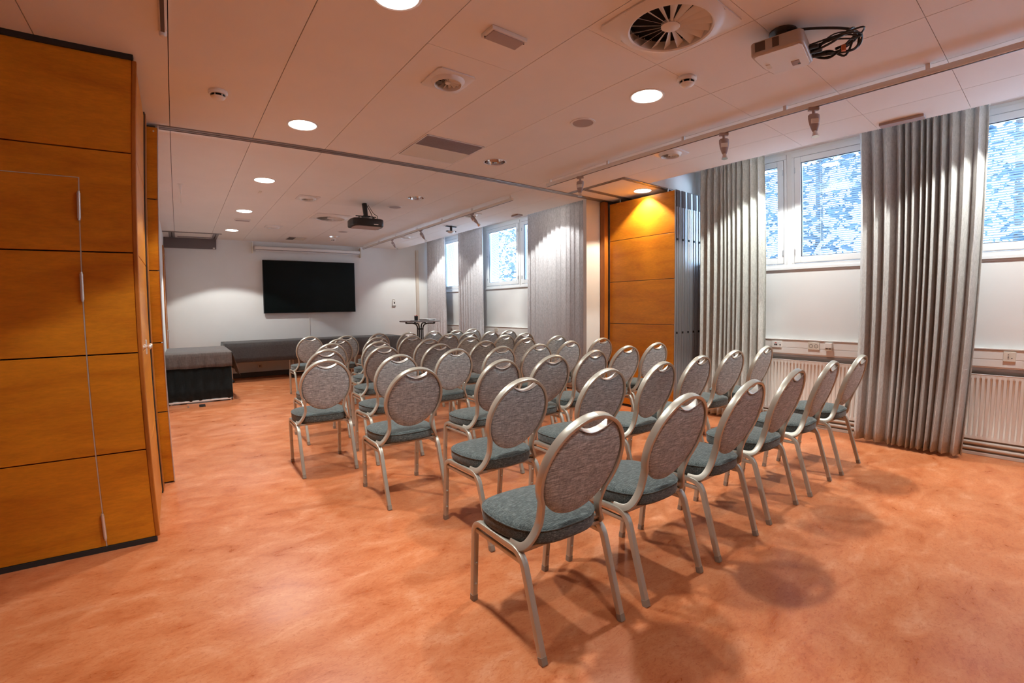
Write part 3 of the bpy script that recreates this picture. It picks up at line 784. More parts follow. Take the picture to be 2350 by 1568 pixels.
louvre(1.775, 2.34, 3.51, 3.765, 4.09, 'dark louvred grille in front of the long ceiling rail')
louvre(1.89, 2.24, 9.69, 2.03, 10.06, 'small dark and beige grille near the projection screen', flip=True)

def smoke(x, y, label):
    r = empty('smoke_detector', (x, y, H))
    MB().lathe([(.0001, .0), (.058, 0), (.060, -.012), (.054, -.024), (.046, -.026)], n=32).build('base', 'white_plastic', r, smooth=True)
    MB().lathe([(.034, -.024), (.034, -.042)], n=24).build('sensor_chamber', 'black_plastic', r)
    MB().lathe([(.046, -.040), (.040, -.048), (.022, -.056), (.0001, -.057)], n=28).build('cap', 'white_plastic', r, smooth=True)
    m_ = MB()
    for i in range(6):
        a = 2 * PI * i / 6; m_.cbox((.041 * math.cos(a), .041 * math.sin(a), -.033), (.008, .006, .018), a)
    m_.build('rib', 'white_plastic', r)
    return tag(r, label, 'smoke detector', 'smoke detectors on the ceiling')
smoke(.238, 3.49, 'white smoke detector at upper left near the wooden cupboard')
smoke(2.64, 1.665, 'white smoke detector between the lit downlight and white projector')
smoke(2.72, 9.60, 'far white smoke detector above the projection screen')
def speaker(x, y, label):
    r = empty('ceiling_speaker', (x, y, H))
    MB().lathe([(.080, -.004), (.084, -.007), (.098, -.005), (.100, 0)], n=40).build('rim', 'white_metal', r, smooth=True)
    MB().lathe([(.0001, -.006), (.05, -.0055), (.081, -.004), (.081, 0)], n=40).build('mesh_cover', 'light_grey_foam', r, smooth=True)
    return tag(r, label, 'ceiling speaker', 'round ceiling loudspeakers')
speaker(2.655, 2.60, 'round grey loudspeaker in the near ceiling below the bright downlight')
speaker(2.642, 6.25, 'round loudspeaker beyond the long rail, beside the black projector')
speaker(2.635, 8.66, 'round loudspeaker beyond the black projector')
def flatlamp(x, y, label, sx=.225, sy=.108):
    r = empty('emergency_lamp', (x, y, H))
    MB().box(-sx / 2, sx / 2, -sy / 2, sy / 2, -.022, 0).build('housing', 'white_plastic', r, bevel=.003)
    MB().box(-sx / 2 + .012, sx / 2 - .012, -sy / 2 + .01, sy / 2 - .010, -.027, -.021).build('panel', 'light_grey_foam', r, bevel=.002)
    MB().cyl((-sx / 2 + .008, .03, -.026), (-sx / 2 + .008, .03, -.02), .004, n=8).cyl((sx / 2 - .008, -.03, -.026), (sx / 2 - .008, -.03, -.02), .004, n=8).build('screw', 'black_plastic', r)
    return tag(r, label, 'emergency lamp', 'flat ceiling emergency lamps')
flatlamp(1.462, 1.995, 'flat rectangular lamp on the near ceiling beside the big vent')
flatlamp(.90, 8.15, 'flat rectangular lamp between two far downlights', .22, .1)
def cover(x, y, label, sx=.10, sy=.16):
    r = MB().box(x - sx / 2, x + sx / 2, y - sy / 2, y + sy / 2, H - .022, H).build('ceiling_cover_plate', 'light_grey_foam', bevel=.003)
    return tag(r, label, 'cover plate')
cover(4.44, 5.78, 'small grey box on the ceiling edge beside the widest far curtain')
cover(4.46, .90, 'small flat plate on the ceiling edge above the big taupe curtain', .08, .3)
r = MB().box(.868, .90, 6.15, 6.24, H - .012, H).build('ceiling_sensor', 'cream_plastic', bevel=.003); tag(r, 'tiny sensor on the ceiling behind the nearest far room downlight', 'sensor')

# hook and hanging cord, cable conduit, pipe
r = empty('ceiling_hook', (.038, 6.19, H))
MB().lathe([(.0001, 0), (.03, 0), (.028, -.006), (.0001, -.008)], n=20).build('rose', 'white_plastic', r, smooth=True)
MB().cyl((0, 0, 0), (0, 0, -.05), .014, .010, n=14).cyl((0, 0, -.05), (.006, 0, -.11), .005, n=8).build('stem', 'white_plastic', r, smooth=True)
MB().cyl((.006, 0, -.11), (.006, 0, -.19), .003, n=8).cyl((.006, 0, -.19), (.006, 0, -.215), .007, .004, n=10).build('cord_end', 'white_plastic', r, smooth=True)
tag(r, 'white hook with short cord hanging from the far room ceiling, left', 'ceiling hook')
r = empty('cable_conduit', (0, 0, 0))
MB().box(-.078, -.05, -2.6, 2.83, H - .018, H).build('channel', 'white_metal', r, bevel=.002)
MB().box(-.074, -.056, -2.6, 2.83, H - .0195, H - .017).build('slot', 'louvre_dark', r)
MB().lathe([(.0001, -.03), (.014, -.028), (.018, -.018), (.018, 0)], (-.064, 2.86, H), n=18).build('end_cap', 'white_plastic', r, smooth=True)
tag(r, 'pale channel with end cap on the ceiling at upper left', 'conduit')

# ------------------------------------------------------------------ spot tracks
def track(x, y0, y1, label):
    r = empty('lighting_track', (x, 0, 0))
    MB().box(-.017, .017, y0, y1, 2.700, 2.734).build('body', 'white_metal', r, bevel=.003)
    MB().box(-.006, .006, y0, y1, 2.698, 2.701).build('slot', 'louvre_dark', r)
    n = max(2, int((y1 - y0) / .85)); m_ = MB()
    for i in range(n + 1):
        y = y0 + .06 + (y1 - y0 - .12) * i / n; m_.box(-.012, .012, y - .012, y + .012, 2.733, H)
    m_.build('mount', 'white_metal', r)
    return tag(r, label, 'lighting track')
track(3.545, -2.9, 4.05, 'white lighting track along the near room ceiling')
track(3.62, 4.80, 10.42, 'white lighting track along the far room ceiling')
def track_spot(x, y, label, yaw=0.0, tilt=0.25):
    r = empty('track_spot', (x, y, 2.70), yaw)
    MB().box(-.014, .014, -.035, .035, -.022, 0).cyl((0, 0, -.022), (0, 0, -.05), .011, n=14).build('adapter', 'light_grey_foam', r, bevel=.002)
    prof = [(.030, 0.0), (.036, -.006), (.037, -.03), (.031, -.075), (.020, -.115), (.014, -.128)]
    s1 = MB(); n = 24; Rm = Matrix.Rotation(tilt, 3, 'Y'); vs = []
    for rr, z in prof:
        for i in range(n):
            a = 2 * PI * i / n; p = Rm @ Vector((rr * .62 * math.cos(a), rr * 1.05 * math.sin(a), z)); vs.append((p.x, p.y, p.z - .05))
    fs = [(j * n + i, j * n + (i + 1) % n, (j + 1) * n + (i + 1) % n, (j + 1) * n + i) for j in range(len(prof) - 1) for i in range(n)] + [tuple(range(n)), tuple(range((len(prof) - 1) * n, len(prof) * n))]
    hs = s1.add(vs, fs).build('housing', 'light_grey_foam', r, smooth=True, angle=45)
    q = MB(); p = Rm @ Vector((0, 0, -.055)); q.cbox((p.x - .020, 0, p.z - .05), (.012, .050, .032)); q.build('band', 'white_plastic', hs, bevel=.002)
    a = Rm @ Vector((0, 0, -.125)); b_ = Rm @ Vector((0, 0, -.165))
    MB().cyl((a.x, a.y, a.z - .05), (b_.x, b_.y, b_.z - .05), .012, .024, n=20).build('lamp', 'mirror_reflector', r, smooth=True)
    return tag(r, label, 'spotlight', 'spotlights on the ceiling tracks')
track_spot(3.545, 1.236, 'track spotlight nearest the camera, above the window with the frosted tree', .6, .15)
track_spot(3.545, 1.914, 'middle track spotlight of the near room, above the pale curtain', .6, .15)
track_spot(3.545, 3.52, 'track spotlight farthest back in the near room, beside the folded panels', .5, .1)
track_spot(3.62, 5.78, 'first and largest spotlight of the far room track, pointing to the window', 0, -.85)
track_spot(3.62, 7.45, 'middle spotlight of the far room track', 0, -.6)
track_spot(3.62, 8.73, 'farthest spotlight of the far room track', 0, -.6)
r = empty('ceiling_camera', (4.06, 7.17, H))
MB().cyl((0, 0, 0), (0, 0, -.09), .022, n=14).build('stem', 'black_plastic', r, smooth=True)
MB().box(-.10, .10, -.02, .02, -.02, -.006).box(-.09, .09, -.02, .02, -.10, -.085).build('bracket', 'black_plastic', r)
MB().lathe([(.0001, -.13), (.05, -.12), (.07, -.10), (.07, -.095)], n=20).build('dome', 'white_plastic', r, smooth=True)
tag(r, 'black bracket device under the far room ceiling behind the track', 'camera')

# ------------------------------------------------------------------ projectors
def projector_white():
    r = empty('projector', (0, 0, 0)); z0, z1 = 2.62, 2.692
    pts = [(a_ * 1.0833, b_ * 1.0833) for a_, b_ in [(2.232, 1.045), (2.262, .835), (2.285, .826), (2.50, .868), (2.525, .890), (2.50, 1.062), (2.40, 1.072), (2.30, 1.066), (2.245, 1.060)]]
    MB().prism(pts, z0, z1).build('case', 'shaded_case', r, smooth=True, bevel=.012, seg=3)
    K = 1.0833; cx, cy_ = 2.375 * K, .955 * K
    MB().prism([(cx + (px - cx) * .90, cy_ + (py - cy_) * .90) for px, py in pts], z0 - .004, z0 + .004).build('bottom_cover', 'white_metal', r, bevel=.002)
    MB().cbox((2.248 * K, .94 * K, z0 + .038), (.006, .032, .048), .14).cbox((2.238 * K, 1.01 * K, z0 + .038), (.006, .050, .048), .14).build('side_grille', 'louvre_dark', r)
    MB().cbox((2.44 * K, .925 * K, z0 - .005), (.055, .04, .003), .2).build('rating_label', 'light_grey_foam', r)
    MB().cbox((2.455 * K, .915 * K, z0 - .0068), (.012, .012, .002), .2).build('warning_mark', 'black_plastic', r)
    MB().cbox((2.385 * K, 1.035 * K, z0 - .005), (.05, .022, .004), .2).build('foot', 'cream_plastic', r, bevel=.002)
    MB().cyl((cx, cy_, z1 - .002), (cx, cy_, H), .035, n=16).cyl((cx, cy_, H - .008), (cx, cy_, H), .07, n=20).build('mount', 'louvre_dark', r, smooth=True)
    rnd = random.Random(4)
    for i in range(7):
        q = [((2.42 + .02 * i % .1) * K, .87 * K, z1 - .02 - .006 * i), ((2.45 + rnd.uniform(-.02, .05)) * K, .77 * K + rnd.uniform(-.04, .02), z1 + rnd.uniform(-.04, .04)), ((2.50 + rnd.uniform(-.02, .06)) * K, .66 * K + rnd.uniform(-.03, .04), z1 + rnd.uniform(-.02, .05)),
             ((2.56 + rnd.uniform(-.02, .05)) * K, .72 * K + rnd.uniform(-.03, .03), z1 + rnd.uniform(-.05, .02)), ((2.53 + rnd.uniform(-.02, .03)) * K, .80 * K, z1 - .05 + rnd.uniform(-.02, .02)), (2.50 * K, .875 * K, z1 - .04)]
        MB().sweep(spline(q, 7), circ(rnd.uniform(.0035, .0065), 8), (0, 0, 1)).build('cable', 'black_plastic', r, smooth=True)
    MB().sweep(spline([(2.36 * K, .93 * K, H - .01), (2.42 * K, .80 * K, H - .03), (2.52 * K, .70 * K, H - .04), (2.58 * K, .70 * K, z1 + .01), (2.55 * K, .78 * K, z1 - .02)], 8), circ(.007, 8), (0, 0, 1)).build('cable', 'black_plastic', r, smooth=True)
    for qx, qr in ((2.40, .011), (2.45, .013), (2.50, .012)):
        MB().cyl((qx * K, .87 * K, z1 - .04), ((qx + .01) * K, .81 * K, z1 - .045), qr, n=12).build('plug', 'black_plastic', r, smooth=True)
    MB().cbox((2.54 * K, .74 * K, z1 - .035), (.014, .02, .03), .5).build('orange_tag', 'orange_plastic', r)
    return tag(r, 'white ceiling projector with a tangle of black cables', 'projector')
projector_white()
for (x, y, s_) in [(2.24, .76, .010), (2.36, .70, .007), (2.47, .60, .008)]:
    tag(MB().lathe([(.0001, -.006), (s_, -.005), (s_ * 1.3, 0)], (x, y, H), n=14).build('ceiling_plug', 'louvre_dark'), {2.24: 'dark plug in a ceiling hole nearest the white projector', 2.36: 'small dark hole in the ceiling above the projector cables', 2.47: 'dark screw hole in the ceiling farthest right of the projector cables'}[x], 'plug')

r = empty('projector', (2.22, 6.25, 0), -.05)
pp = [(-.225, -.02), (-.205, -.12), (-.15, -.155), (.15, -.155), (.205, -.12), (.225, -.02), (.215, .15), (-.215, .15)]
MB().prism(pp, 2.445, 2.55).build('case', 'black_plastic', r, smooth=True, bevel=.02, seg=3)
MB().prism([(x * .82, y * .86) for x, y in pp], 2.440, 2.452).build('bottom_cover', 'light_grey_foam', r, bevel=.002)
MB().cyl((0, 0, 2.59), (-.02, 0, H), .030, .035, n=14).build('mount', 'black_plastic', r, smooth=True)
MB().box(-.14, .14, -.008, .008, 2.588, 2.60).box(-.10, -.09, -.008, .008, 2.545, 2.59).box(.09, .10, -.008, .008, 2.545, 2.59).box(-.05, .05, -.04, .04, 2.585, 2.60).build('bracket', 'black_plastic', r)
MB().sweep(spline([(.0, -.03, H - .02), (.05, -.04, 2.65), (.08, -.05, 2.58), (.12, -.08, 2.55)], 6), circ(.005, 8), (1, 0, 0)).build('cable', 'black_plastic', r, smooth=True)
MB().sweep(spline([(.02, -.03, H - .02), (.09, -.04, 2.64), (.15, -.03, 2.60), (.14, .0, 2.54)], 6), circ(.004, 8), (1, 0, 0)).build('cable', 'black_plastic', r, smooth=True)
MB().box(.06, .12, -.158, -.15, 2.462, 2.474).build('badge', 'white_plastic', r)
tag(r, 'black ceiling projector hanging in the far room', 'projector')

# ------------------------------------------------------------------ far wall things
r = empty('television', (2.47, YF, 1.29))
MB().box(-.96, .96, -.10, -.05, .005, 1.098).build('bezel', 'black_plastic', r, bevel=.004)
MB().box(-.948, .948, -.1025, -.099, .018, 1.086).build('screen', 'screen_glass', r)
MB().box(-.5, .5, -.05, 0, .25, .85).build('wall_bracket', 'black_plastic', r)
tag(r, 'large black television mounted on the far wall', 'television')
tag(MB().box(2.427, 2.441, YF - .012, YF, .74, 1.29).build('cable_cover', 'white_plastic', bevel=.002), 'thin white cable cover running down below the television', 'cable cover')
r = empty('projection_screen', (2.46, YF, 0))
MB().box(-1.09, 1.11, -.10, -.02, 2.60, 2.66).build('casing', 'white_metal', r, smooth=True, bevel=.012, seg=3)
MB().box(-1.07, 1.09, -.085, -.07, 2.583, 2.60).build('screen_edge', 'grey_rail', r)
MB().cyl((-1.06, -.078, 2.577), (1.10, -.078, 2.577), .009, n=12).build('bottom_bar', 'white_metal', r, smooth=True)
MB().box(-.03, .05, -.10, -.06, 2.558, 2.572).build('pull_tab', 'white_plastic', r)
for sx_ in (-1.13, 1.125):
    MB().box(sx_ - .01, sx_ + .01, -.09, 0, 2.52, 2.72).cyl((sx_, -.05, 2.70), (sx_, -.05, 2.745), .014, n=12).build('bracket', 'cream_plastic', r, bevel=.002)
tag(r, 'rolled up white projection screen above the television', 'projection screen')
r = empty('wall_phone', (4.385, YF, 1.43))
MB().box(-.04, .04, -.025, 0, 0, .12).build('body', 'white_plastic', r, bevel=.006)
MB().cyl((-.028, -.012, .12), (-.028, -.012, .15), .006, n=8).cyl((.028, -.012, .12), (.028, -.012, .15), .006, n=8).cyl((-.028, -.012, .15), (.028, -.012, .15), .006, n=8).build('handle_loop', 'white_plastic', r)
MB().box(-.006, .022, -.027, -.024, .045, .085).build('display', 'black_plastic', r)
MB().box(-.045, .045, -.03, 0, -.02, -.006).build('base_lip', 'grey_rail', r)
tag(r, 'small white control unit on the far wall right of the television', 'wall control')
r = empty('wall_outlet', (1.40, YF, .215))
MB().box(-.04, .04, -.014, 0, -.04, .04).build('plate', 'cream_plastic', r, bevel=.003)
MB().box(-.018, -.004, -.016, -.013, -.02, .02).box(.006, .018, -.016, -.013, -.02, .02).build('opening', 'louvre_dark', r)
tag(r, 'cream wall outlet low on the far wall under the long table', 'socket')
r = empty('floor_outlet', (.19, 7.72, 0))
MB().box(-.17, -.15, -.06, .04, 0, .004).build('metal_edge', 'grey_rail', r)
MB().box(-.02, .06, -.09, .10, 0, .006).build('lid', 'black_plastic', r, bevel=.001)
tag(r, 'black floor outlet lid in front of the skirted table', 'floor outlet')

# ------------------------------------------------------------------ tables with cloths
def folding_table(x0, x1, y0, y1, h, label, legx=None):
    legx = legx or (x0 + .20, x1 - .20)
    r = empty('folding_table', ((x0 + x1) / 2, (y0 + y1) / 2, 0)); a, b_ = (x1 - x0) / 2, (y1 - y0) / 2
    MB().box(-a, a, -b_, b_, h - .025, h).build('tabletop', 'louvre_dark', r, bevel=.003)
    for lx in legx:
        lx -= (x0 + x1) / 2
        MB().cyl((lx - .035, 0, .03), (lx - .035, 0, h - .025), .011, n=12).cyl((lx + .035, 0, .03), (lx + .035, 0, h - .025), .011, n=12).build('leg', 'bright_metal', r, smooth=True)
        MB().box(lx - .05, lx + .05, -b_ + .1, b_ - .1, .004, .034).build('foot', 'black_plastic', r, bevel=.008)
    return tag(r, label, 'table')
folding_table(.72, 2.20, 9.83, 10.52, .735, 'folding table under the long dark cloth, left half by the wall', (.80, 1.95))
folding_table(2.22, 4.20, 9.83, 10.52, .735, 'folding table under the long dark cloth, right half by the wall')
folding_table(-.232 + .01, .63, 7.98, 8.66, .725, 'small folding table under the brown cloth, front half')
folding_table(-.232 + .01, .63, 8.68, 9.36, .725, 'small folding table under the brown cloth, rear half')
def cloth(x0, x1, y0, y1, zt, drop_front, drop_side, name, material, label, seed=1, ends=(True, True), back=.12):
    rnd = random.Random(seed); r = MB()
    # front drop, top, back drop as one folded sheet; side flaps joined
    nx = 60
    def wav(i, k): return .010 * math.sin(i * .55 + k) + .006 * math.sin(i * 1.3 + k * 2)
    rows = []
    zs_f = [zt - drop_front, zt - drop_front * .75, zt - drop_front * .5, zt - drop_front * .25, zt - .012]
    for j, z in enumerate(zs_f):
        rows.append([(x0 + (x1 - x0) * i / nx, y0 - .012 - wav(i, seed) * (1 - j / 4.5), z + (.004 * math.sin(i * .21) if j == 0 else 0)) for i in range(nx + 1)])
    rows.append([(x0 + (x1 - x0) * i / nx, y0, zt) for i in range(nx + 1)])
    for t in (.33, .66, 1.0): rows.append([(x0 + (x1 - x0) * i / nx, y0 + (y1 - y0) * t, zt + .001) for i in range(nx + 1)])
    rows.append([(x0 + (x1 - x0) * i / nx, y1 + .008, zt - back) for i in range(nx + 1)])
    vs = [p for q in rows for p in q]; k = nx + 1
    r.add(vs, [(j * k + i, j * k + i + 1, (j + 1) * k + i + 1, (j + 1) * k + i) for j in range(len(rows) - 1) for i in range(nx)])
    for side, on in ((-1, ends[0]), (1, ends[1])):
        if not on: continue
        xx = x0 if side < 0 else x1; ny = 20; rws = []
        for j in range(5):
            t = j / 4
            rws.append([(xx + side * (.004 + (.05 + .05 * (1 - i / ny)) * t + .014 * math.sin(i * .9) * t), y0 + (y1 - y0) * i / ny - .012 * t * (1 if i == 0 else 0), zt - drop_side * t * (1.0 + .25 * (1 - i / ny) * t)) for i in range(ny + 1)])
        vs = [p for q in rws for p in q]; kk = ny + 1
        r.add(vs, [(j * kk + i, j * kk + i + 1, (j + 1) * kk + i + 1, (j + 1) * kk + i) for j in range(4) for i in range(ny)])
    o = r.build(name, material, smooth=True, angle=60)
    md = o.modifiers.new('thickness', 'SOLIDIFY'); md.thickness = .002; md.offset = 1
    return tag(o, label, 'tablecloth')
cloth(.69, 4.22, 9.79, 10.54, .752, .37, .36, 'tablecloth', 'tablecloth_grey', 'long dark grey cloth over the tables along the far wall', 2, back=.05)
cloth(-.225, .655, 7.93, 9.40, .741, .215, .30, 'tablecloth', 'tablecloth_brown', 'brown grey cloth over the small table at the left', 5, ends=(False, True))
sk = MB(); ns = 60; rows = []
for z in (.045, .2, .45, .712):
    rows.append([(-.222 + .868 * i / ns, 7.965 - .008 * math.sin(i * .7) * (1 if z < .6 else .2), z + (.012 * math.sin(i * .16 + 1) if z < .1 else 0)) for i in range(ns + 1)] +
                [(.650 + .004 * math.sin(i), 7.97 + 1.38 * i / 20, z) for i in range(1, 21)])
kk = ns + 21
sk.add([p for q in rows for p in q], [(j * kk + i, j * kk + i + 1, (j + 1) * kk + i + 1, (j + 1) * kk + i) for j in range(3) for i in range(kk - 1)])
o = sk.build('table_skirt', 'black_cloth', smooth=True, angle=60); o.modifiers.new('thickness', 'SOLIDIFY').thickness = .002
tag(o, 'black skirt hanging to the floor around the small left table', 'table skirt')
r = empty('stage_frame', (.215, 8.66, 0))
MB().box(-.43, .43, -.70, -.66, .02, .045).box(-.43, .43, .66, .70, .02, .045).box(.40, .43, -.70, .70, .02, .045).build('base_bar', 'white_metal', r, bevel=.003)
for sx_ in (-.40, .40):
    for sy_ in (-.68, .68): MB().cyl((sx_, sy_, 0), (sx_, sy_, .02), .018, n=12).build('foot', 'rubber', r)
tag(r, 'white base bars showing below the black table skirt', 'frame')

# high table with its things
r = empty('high_table', (4.07, 8.5, 0))
MB().lathe([(.0001, 1.085), (.395, 1.085), (.405, 1.092), (.405, 1.100), (.398, 1.106), (.0001, 1.106)], n=48).build('tabletop', 'grey_panel', r, smooth=True)
for i in range(4):
    a = PI / 4 + i * PI / 2; c_, s_ = math.cos(a), math.sin(a)
    pts = fillet([(c_ * .30, s_ * .30, 1.055), (c_ * .055, s_ * .055, 1.055), (c_ * .045, s_ * .045, .10), (c_ * .30, s_ * .30, .015)], .13, 8)
    MB().sweep(pts, circ(.013, 10), (-s_, c_, 0)).build('leg', 'black_plastic', r, smooth=True)
    MB().cbox((c_ * .29, s_ * .29, 1.068), (.03, .03, .034), a).build('bracket', 'black_plastic', r)
MB().lathe([(.064, .93), (.070, .94), (.064, .95)], n=24).lathe([(.064, .40), (.070, .41), (.064, .42)], n=24).build('collar', 'black_plastic', r, smooth=True)
tag(r, 'tall round bar table with bundled black tube legs by the far wall', 'high table')
r = empty('pen_cup', (4.09, 8.72, 1.106))
MB().lathe([(.0001, 0), (.036, 0), (.038, .09), (.034, .09), (.034, .01), (.0001, .01)], n=24).build('cup', 'black_plastic', r, smooth=True)
MB().cyl((.01, 0, .01), (.015, 0, .108), .009, n=10).cyl((-.014, .01, .01), (-.018, .01, .104), .009, n=10).cyl((0, -.014, .01), (0, -.018, .106), .009, n=10).build('pens', 'red_plastic', r)
tag(r, 'black cup of red pens on the tall bar table', 'pen cup')
rn = random.Random(2); pm = MB()
for i in range(8): pm.cbox((4.20 + rn.uniform(-.01, .01), 8.44 + rn.uniform(-.01, .01), 1.110 + i * .004), (.30, .21, .0035), rn.uniform(-.2, .2) + .6)
tag(pm.build('papers', 'paper'), 'stack of white papers on the tall bar table', 'papers', kind='stuff')
pm = MB().cbox((3.90, 8.42, 1.112), (.14, .05, .010), -.4)
tag(pm.build('remote_control', 'black_plastic', bevel=.003), 'small black remote lying on the tall bar table beside the papers', 'remote')

# ------------------------------------------------------------------ banquet chairs
PHI = math.atan(.3448); CP, SP = math.cos(PHI), math.sin(PHI)
def bp(u, v, n=0.0):           # back plane: u across, v up the slope, n towards the rear
    return Vector((u, -.150 - v * SP - n * CP, .500 + v * CP - n * SP))
def make_chair():
    root = empty('banquet_chair')
    # seat cushion
    def outline(k, t=1.0):
        n = 44; pts = []
        for i in range(n):
            a = 2 * PI * i / n; c_, s_ = math.cos(a), math.sin(a); e = 2 / 3.1
            x = math.copysign(abs(c_) ** e, c_) * .222; y = math.copysign(abs(s_) ** e, s_) * .212
            x *= 1 - .10 * max(0, -y) / .212
            pts.append((x * k, y * k + .036))
        return pts
    def loft(layers):
        m_ = MB(); n = 44; vs = []
        for k, z in layers: vs += [(x, y, z) for x, y in outline(k)]
        fs = [(j * n + i, j * n + (i + 1) % n, (j + 1) * n + (i + 1) % n, (j + 1) * n + i) for j in range(len(layers) - 1) for i in range(n)]
        fs += [tuple(range(n))[::-1], tuple((len(layers) - 1) * n + i for i in range(n))]
        return m_.add(vs, fs)
    loft([(.94, .415), (.98, .419), (.998, .430), (1.0, .462), (.990, .473), (.968, .481), (.90, .487), (.70, .493), (.35, .497), (.08, .498)]).build('seat', 'seat_fabric', root, smooth=True, angle=70)
    pts = [(x, y, .4735) for x, y in outline(.998)]; pts.append(pts[0]); pts.append(pts[1])
    MB().sweep(pts, circ(.0032, 6), (0, 0, 1), caps=False).build('seat_piping', 'seat_fabric', root, smooth=True)
    MB().box(-.18, .18, -.12, .19, .405, .418).build('seat_pan', 'dark_slot', root)
    # legs and rails
    sq = rrect(.0128, .0128, .003, 2)
    for s_ in (-1, 1):
        x = s_ * .2125; xf = s_ * .209
        full = fillet([(xf, .250, .018), (x, .215, .402), (x, -.128, .402), (x, -.252, .018)], .062, 7)
        # split the bent tube: front leg with its bend, rail, rear leg with its bend
        MB().sweep(full[:9], sq, (1, 0, 0)).build('leg', 'champagne_metal', root, smooth=True, angle=40)
        MB().sweep(full[8:10], sq, (1, 0, 0)).build('side_rail', 'champagne_metal', root, smooth=True, angle=40)
        MB().sweep(full[9:], sq, (1, 0, 0)).build('leg', 'champagne_metal', root, smooth=True, angle=40)
        fl_, rl_ = C.objects[-3], C.objects[-1]
        for leg, p, q in ((fl_, full[0], full[1]), (rl_, full[-1], full[-2])):
            d_ = (q - p).normalized()
            MB().sweep([p - d_ * .018, p + d_ * .012], rrect(.0140, .0140, .004, 2), (1, 0, 0)).build('foot_cap', 'rubber', leg, smooth=True, angle=40)
        for leg, p, q, sg in ((fl_, full[0], full[1], -1), (rl_, full[-1], full[-2], 1)):
            m_ = MB()
            for t in (.22, .55):
                c_ = p.lerp(q, t); m_.lathe([(.0001, .020), (.005, .0185), (.0075, .012)], n=10)
                k = len(m_.v) - 30
                for j in range(k, len(m_.v)):
                    vx, vy, vz = m_.v[j]; m_.v[j] = (c_.x + vx, c_.y + sg * vz, c_.z + vy)
            m_.build('bumper', 'champagne_metal', leg, smooth=True)
        MB().sweep([(x, .217, .362), (x, -.143, .362)], rrect(.007, .0095, .003, 2), (0, 0, 1)).build('stretcher', 'champagne_metal', root, smooth=True, angle=40)
    for y in (.17, -.115):
        MB().sweep([(-.205, y, .402), (.205, y, .402)], rrect(.009, .009, .003, 2), (0, 0, 1)).build('cross_bar', 'champagne_metal', root, smooth=True, angle=40)
    # back frame: half path from the top centre down to the rail, mirrored
    half = []
    A_, B_, V0 = .1985, .222, .235
    for i in range(0, 19):
        a = PI / 2 - (PI / 2 + .86) * i / 18
        half.append(bp(A_ * math.cos(a) ** 1.0 if i else 0.0, V0 + B_ * math.sin(a)))
    # the ellipse is left at the neck, then flares out and hooks forward under the seat
    neck = [tuple(half[-2]), tuple(half[-1])]
    low = [tuple(half[-1]), (.1300 + .0100, -.166, .527), (.150, -.158, .500), (.172, -.150, .462), (.195, -.136, .430), (.208, -.108, .4125), (.2115, -.06, .4105)]
    u_end = half[-1]
    # blend: keep the neck no narrower than .152
    half = [p if not (p.x < .154 and i > 9) else None for i, p in enumerate(half)]
    half = [p for p in half if p is not None]
    tail = spline([tuple(half[-2]), tuple(half[-1]), (.1545, -.163, .532), (.160, -.156, .498), (.176, -.148, .462), (.197, -.134, .430), (.209, -.104, .4130), (.2115, -.05, .4105)], 4)[5:]
    path = half + tail
    fr_ = MB().sweep(path, rrect(.0080, .0172, .0035, 2), bp(0, 0, 1) - bp(0, 0, 0)).mirror_x()
    fr_.build('back_frame', 'champagne_metal', root, smooth=True, angle=40)
    # upholstered back pad with the handle cut-out
    n = 64; ol = []
    for i in range(n):
        a = 2 * PI * i / n + PI / 2; u = .187 * math.cos(a); v_ = .238 + .215 * math.sin(a)
        if abs(u) < .086 and v_ > .3: v_ = min(v_, .386 + .036 * (u / .086) ** 2)
        ol.append((u, v_))
    def pad(sgn, rings):
        m_ = MB(); vs = []
        for k, t in rings: vs += [tuple(bp(u * k, .235 + (v_ - .235) * k, sgn * t)) for u, v_ in ol]
        fs = [(j * n + i, j * n + (i + 1) % n, (j + 1) * n + (i + 1) % n, (j + 1) * n + i) for j in range(len(rings) - 1) for i in range(n)]
        c_ = len(vs); vs.append(tuple(bp(0, .235, sgn * rings[-1][1])))
        fs += [((len(rings) - 1) * n + i, (len(rings) - 1) * n + (i + 1) % n, c_) for i in range(n)]
        return m_.add(vs, fs)
    rr = [(1.0, 0), (1.0, .004), (.985, .0095), (.95, .0125), (.75, .0145), (.4, .0155), (.1, .016)]
    bk = pad(1, rr); bk.v += []
    ft = pad(-1, [(a, b_ * 1.35) for a, b_ in rr]); bk.add(ft.v, ft.f)
    bk.build('backrest', 'back_fabric', root, smooth=True, angle=60)
    cut = [tuple(bp(u, .390 + .036 * (u / .086) ** 2 + .003)) for u in [-.088 + .176 * i / 14 for i in range(15)]]
    label_part(MB().sweep(cut, rrect(.0025, .0150, .002, 1), bp(0, 0, 1) - bp(0, 0, 0)).build('handle_lip', 'bright_metal', root, smooth=True, angle=40), 'shiny curved metal lip of the grip opening')
    for s_ in (-1, 1):
        MB().sweep([bp(s_ * .150, .085, 0), bp(s_ * .1645, .075, 0)], circ(.005, 8), (0, 0, 1)).build('spacer', 'bright_metal', root, smooth=True)
    return root
CH = make_chair(); freeze(CH)
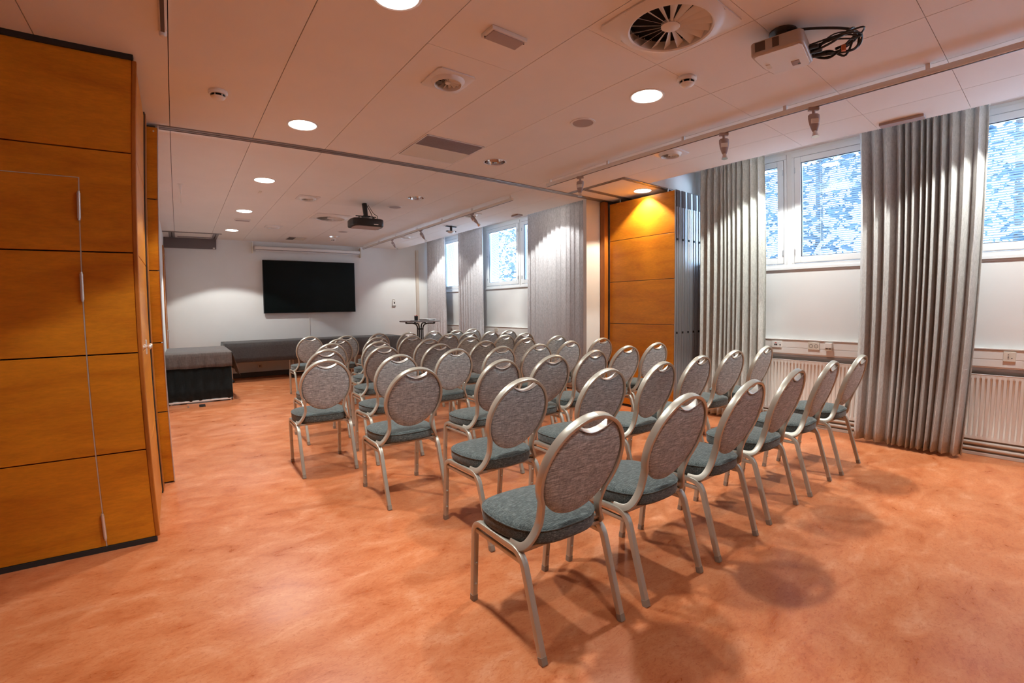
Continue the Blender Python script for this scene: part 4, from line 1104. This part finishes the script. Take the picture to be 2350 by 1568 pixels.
ROWS = [  # centre x, top-of-back y for each chair, nearest row first; each row counted from the left
    [(1.24, 1.17), (1.822, 1.155), (2.405, 1.145), (3.026, 1.16), (3.662, 1.155), (4.295, 1.135)],
    [(1.56, 2.0), (2.22, 1.97), (2.765, 1.96), (3.345, 2.01), (3.99, 2.05), (4.60, 2.05)],
    [(1.327, 2.84), (2.02, 2.85), (2.545, 2.84), (3.095, 2.91), (3.71, 3.02), (4.28, 3.08)],
    [(.995, 3.79), (1.585, 3.77), (2.25, 3.93), (2.745, 3.87), (3.23, 3.83), (3.78, 3.94), (4.46, 4.04)],
    [(1.24, 4.76), (1.85, 4.73), (2.44, 4.63), (3.10, 4.70), (3.81, 4.80), (4.42, 4.84)],
    [(1.53, 5.63), (2.10, 5.55), (2.76, 5.53), (3.42, 5.55), (4.02, 5.56), (4.61, 5.81)],
    [(1.86, 6.47), (2.40, 6.43), (2.94, 6.40), (3.59, 6.49), (4.06, 6.62), (4.53, 6.70), (4.998, 6.78)],
    [(1.71, 7.44), (2.22, 7.25), (2.84, 7.55), (3.33, 7.40), (3.83, 7.48), (4.32, 7.52), (4.90, 7.85)],
]
ORD = ['first', 'second', 'third', 'fourth', 'fifth', 'sixth', 'seventh']
RN = ['in the row nearest the camera', 'in the second row from the camera', 'in the third row from the camera', 'in the fourth row from the camera',
      'in the fifth row from the camera', 'in the sixth row from the camera', 'in the seventh row from the camera', 'in the front row before the screen wall']
ROT = [[-1.5, -.6, .6, 1, 1.5, -.4], [1.2, -1.5, 2, 1, -2, 1.2], [-1, 1.4, -2, 1, -3, -3], [-1, 2, 0, 1, -2, 2, -3], [2, -2, 1, 0, 2, -1], [1, -2, 2, -1, 1, -3], [2, 1, -2, 1, -3, 2, -2], [1, -1, 3, 0, 2, 1, -3]]
first = True
for ri, row in enumerate(ROWS):
    for ci, (x, yt) in enumerate(row):
        if first: c_ = CH; first = False
        else: c_ = copy_tree(CH)
        c_.location = (x, yt + .275, 0); c_.rotation_euler = (0, 0, math.radians(ROT[ri][ci]))
        tag(c_, 'grey banquet chair, %s from left %s' % (ORD[ci], RN[ri]), 'chair', 'banquet chairs in rows')
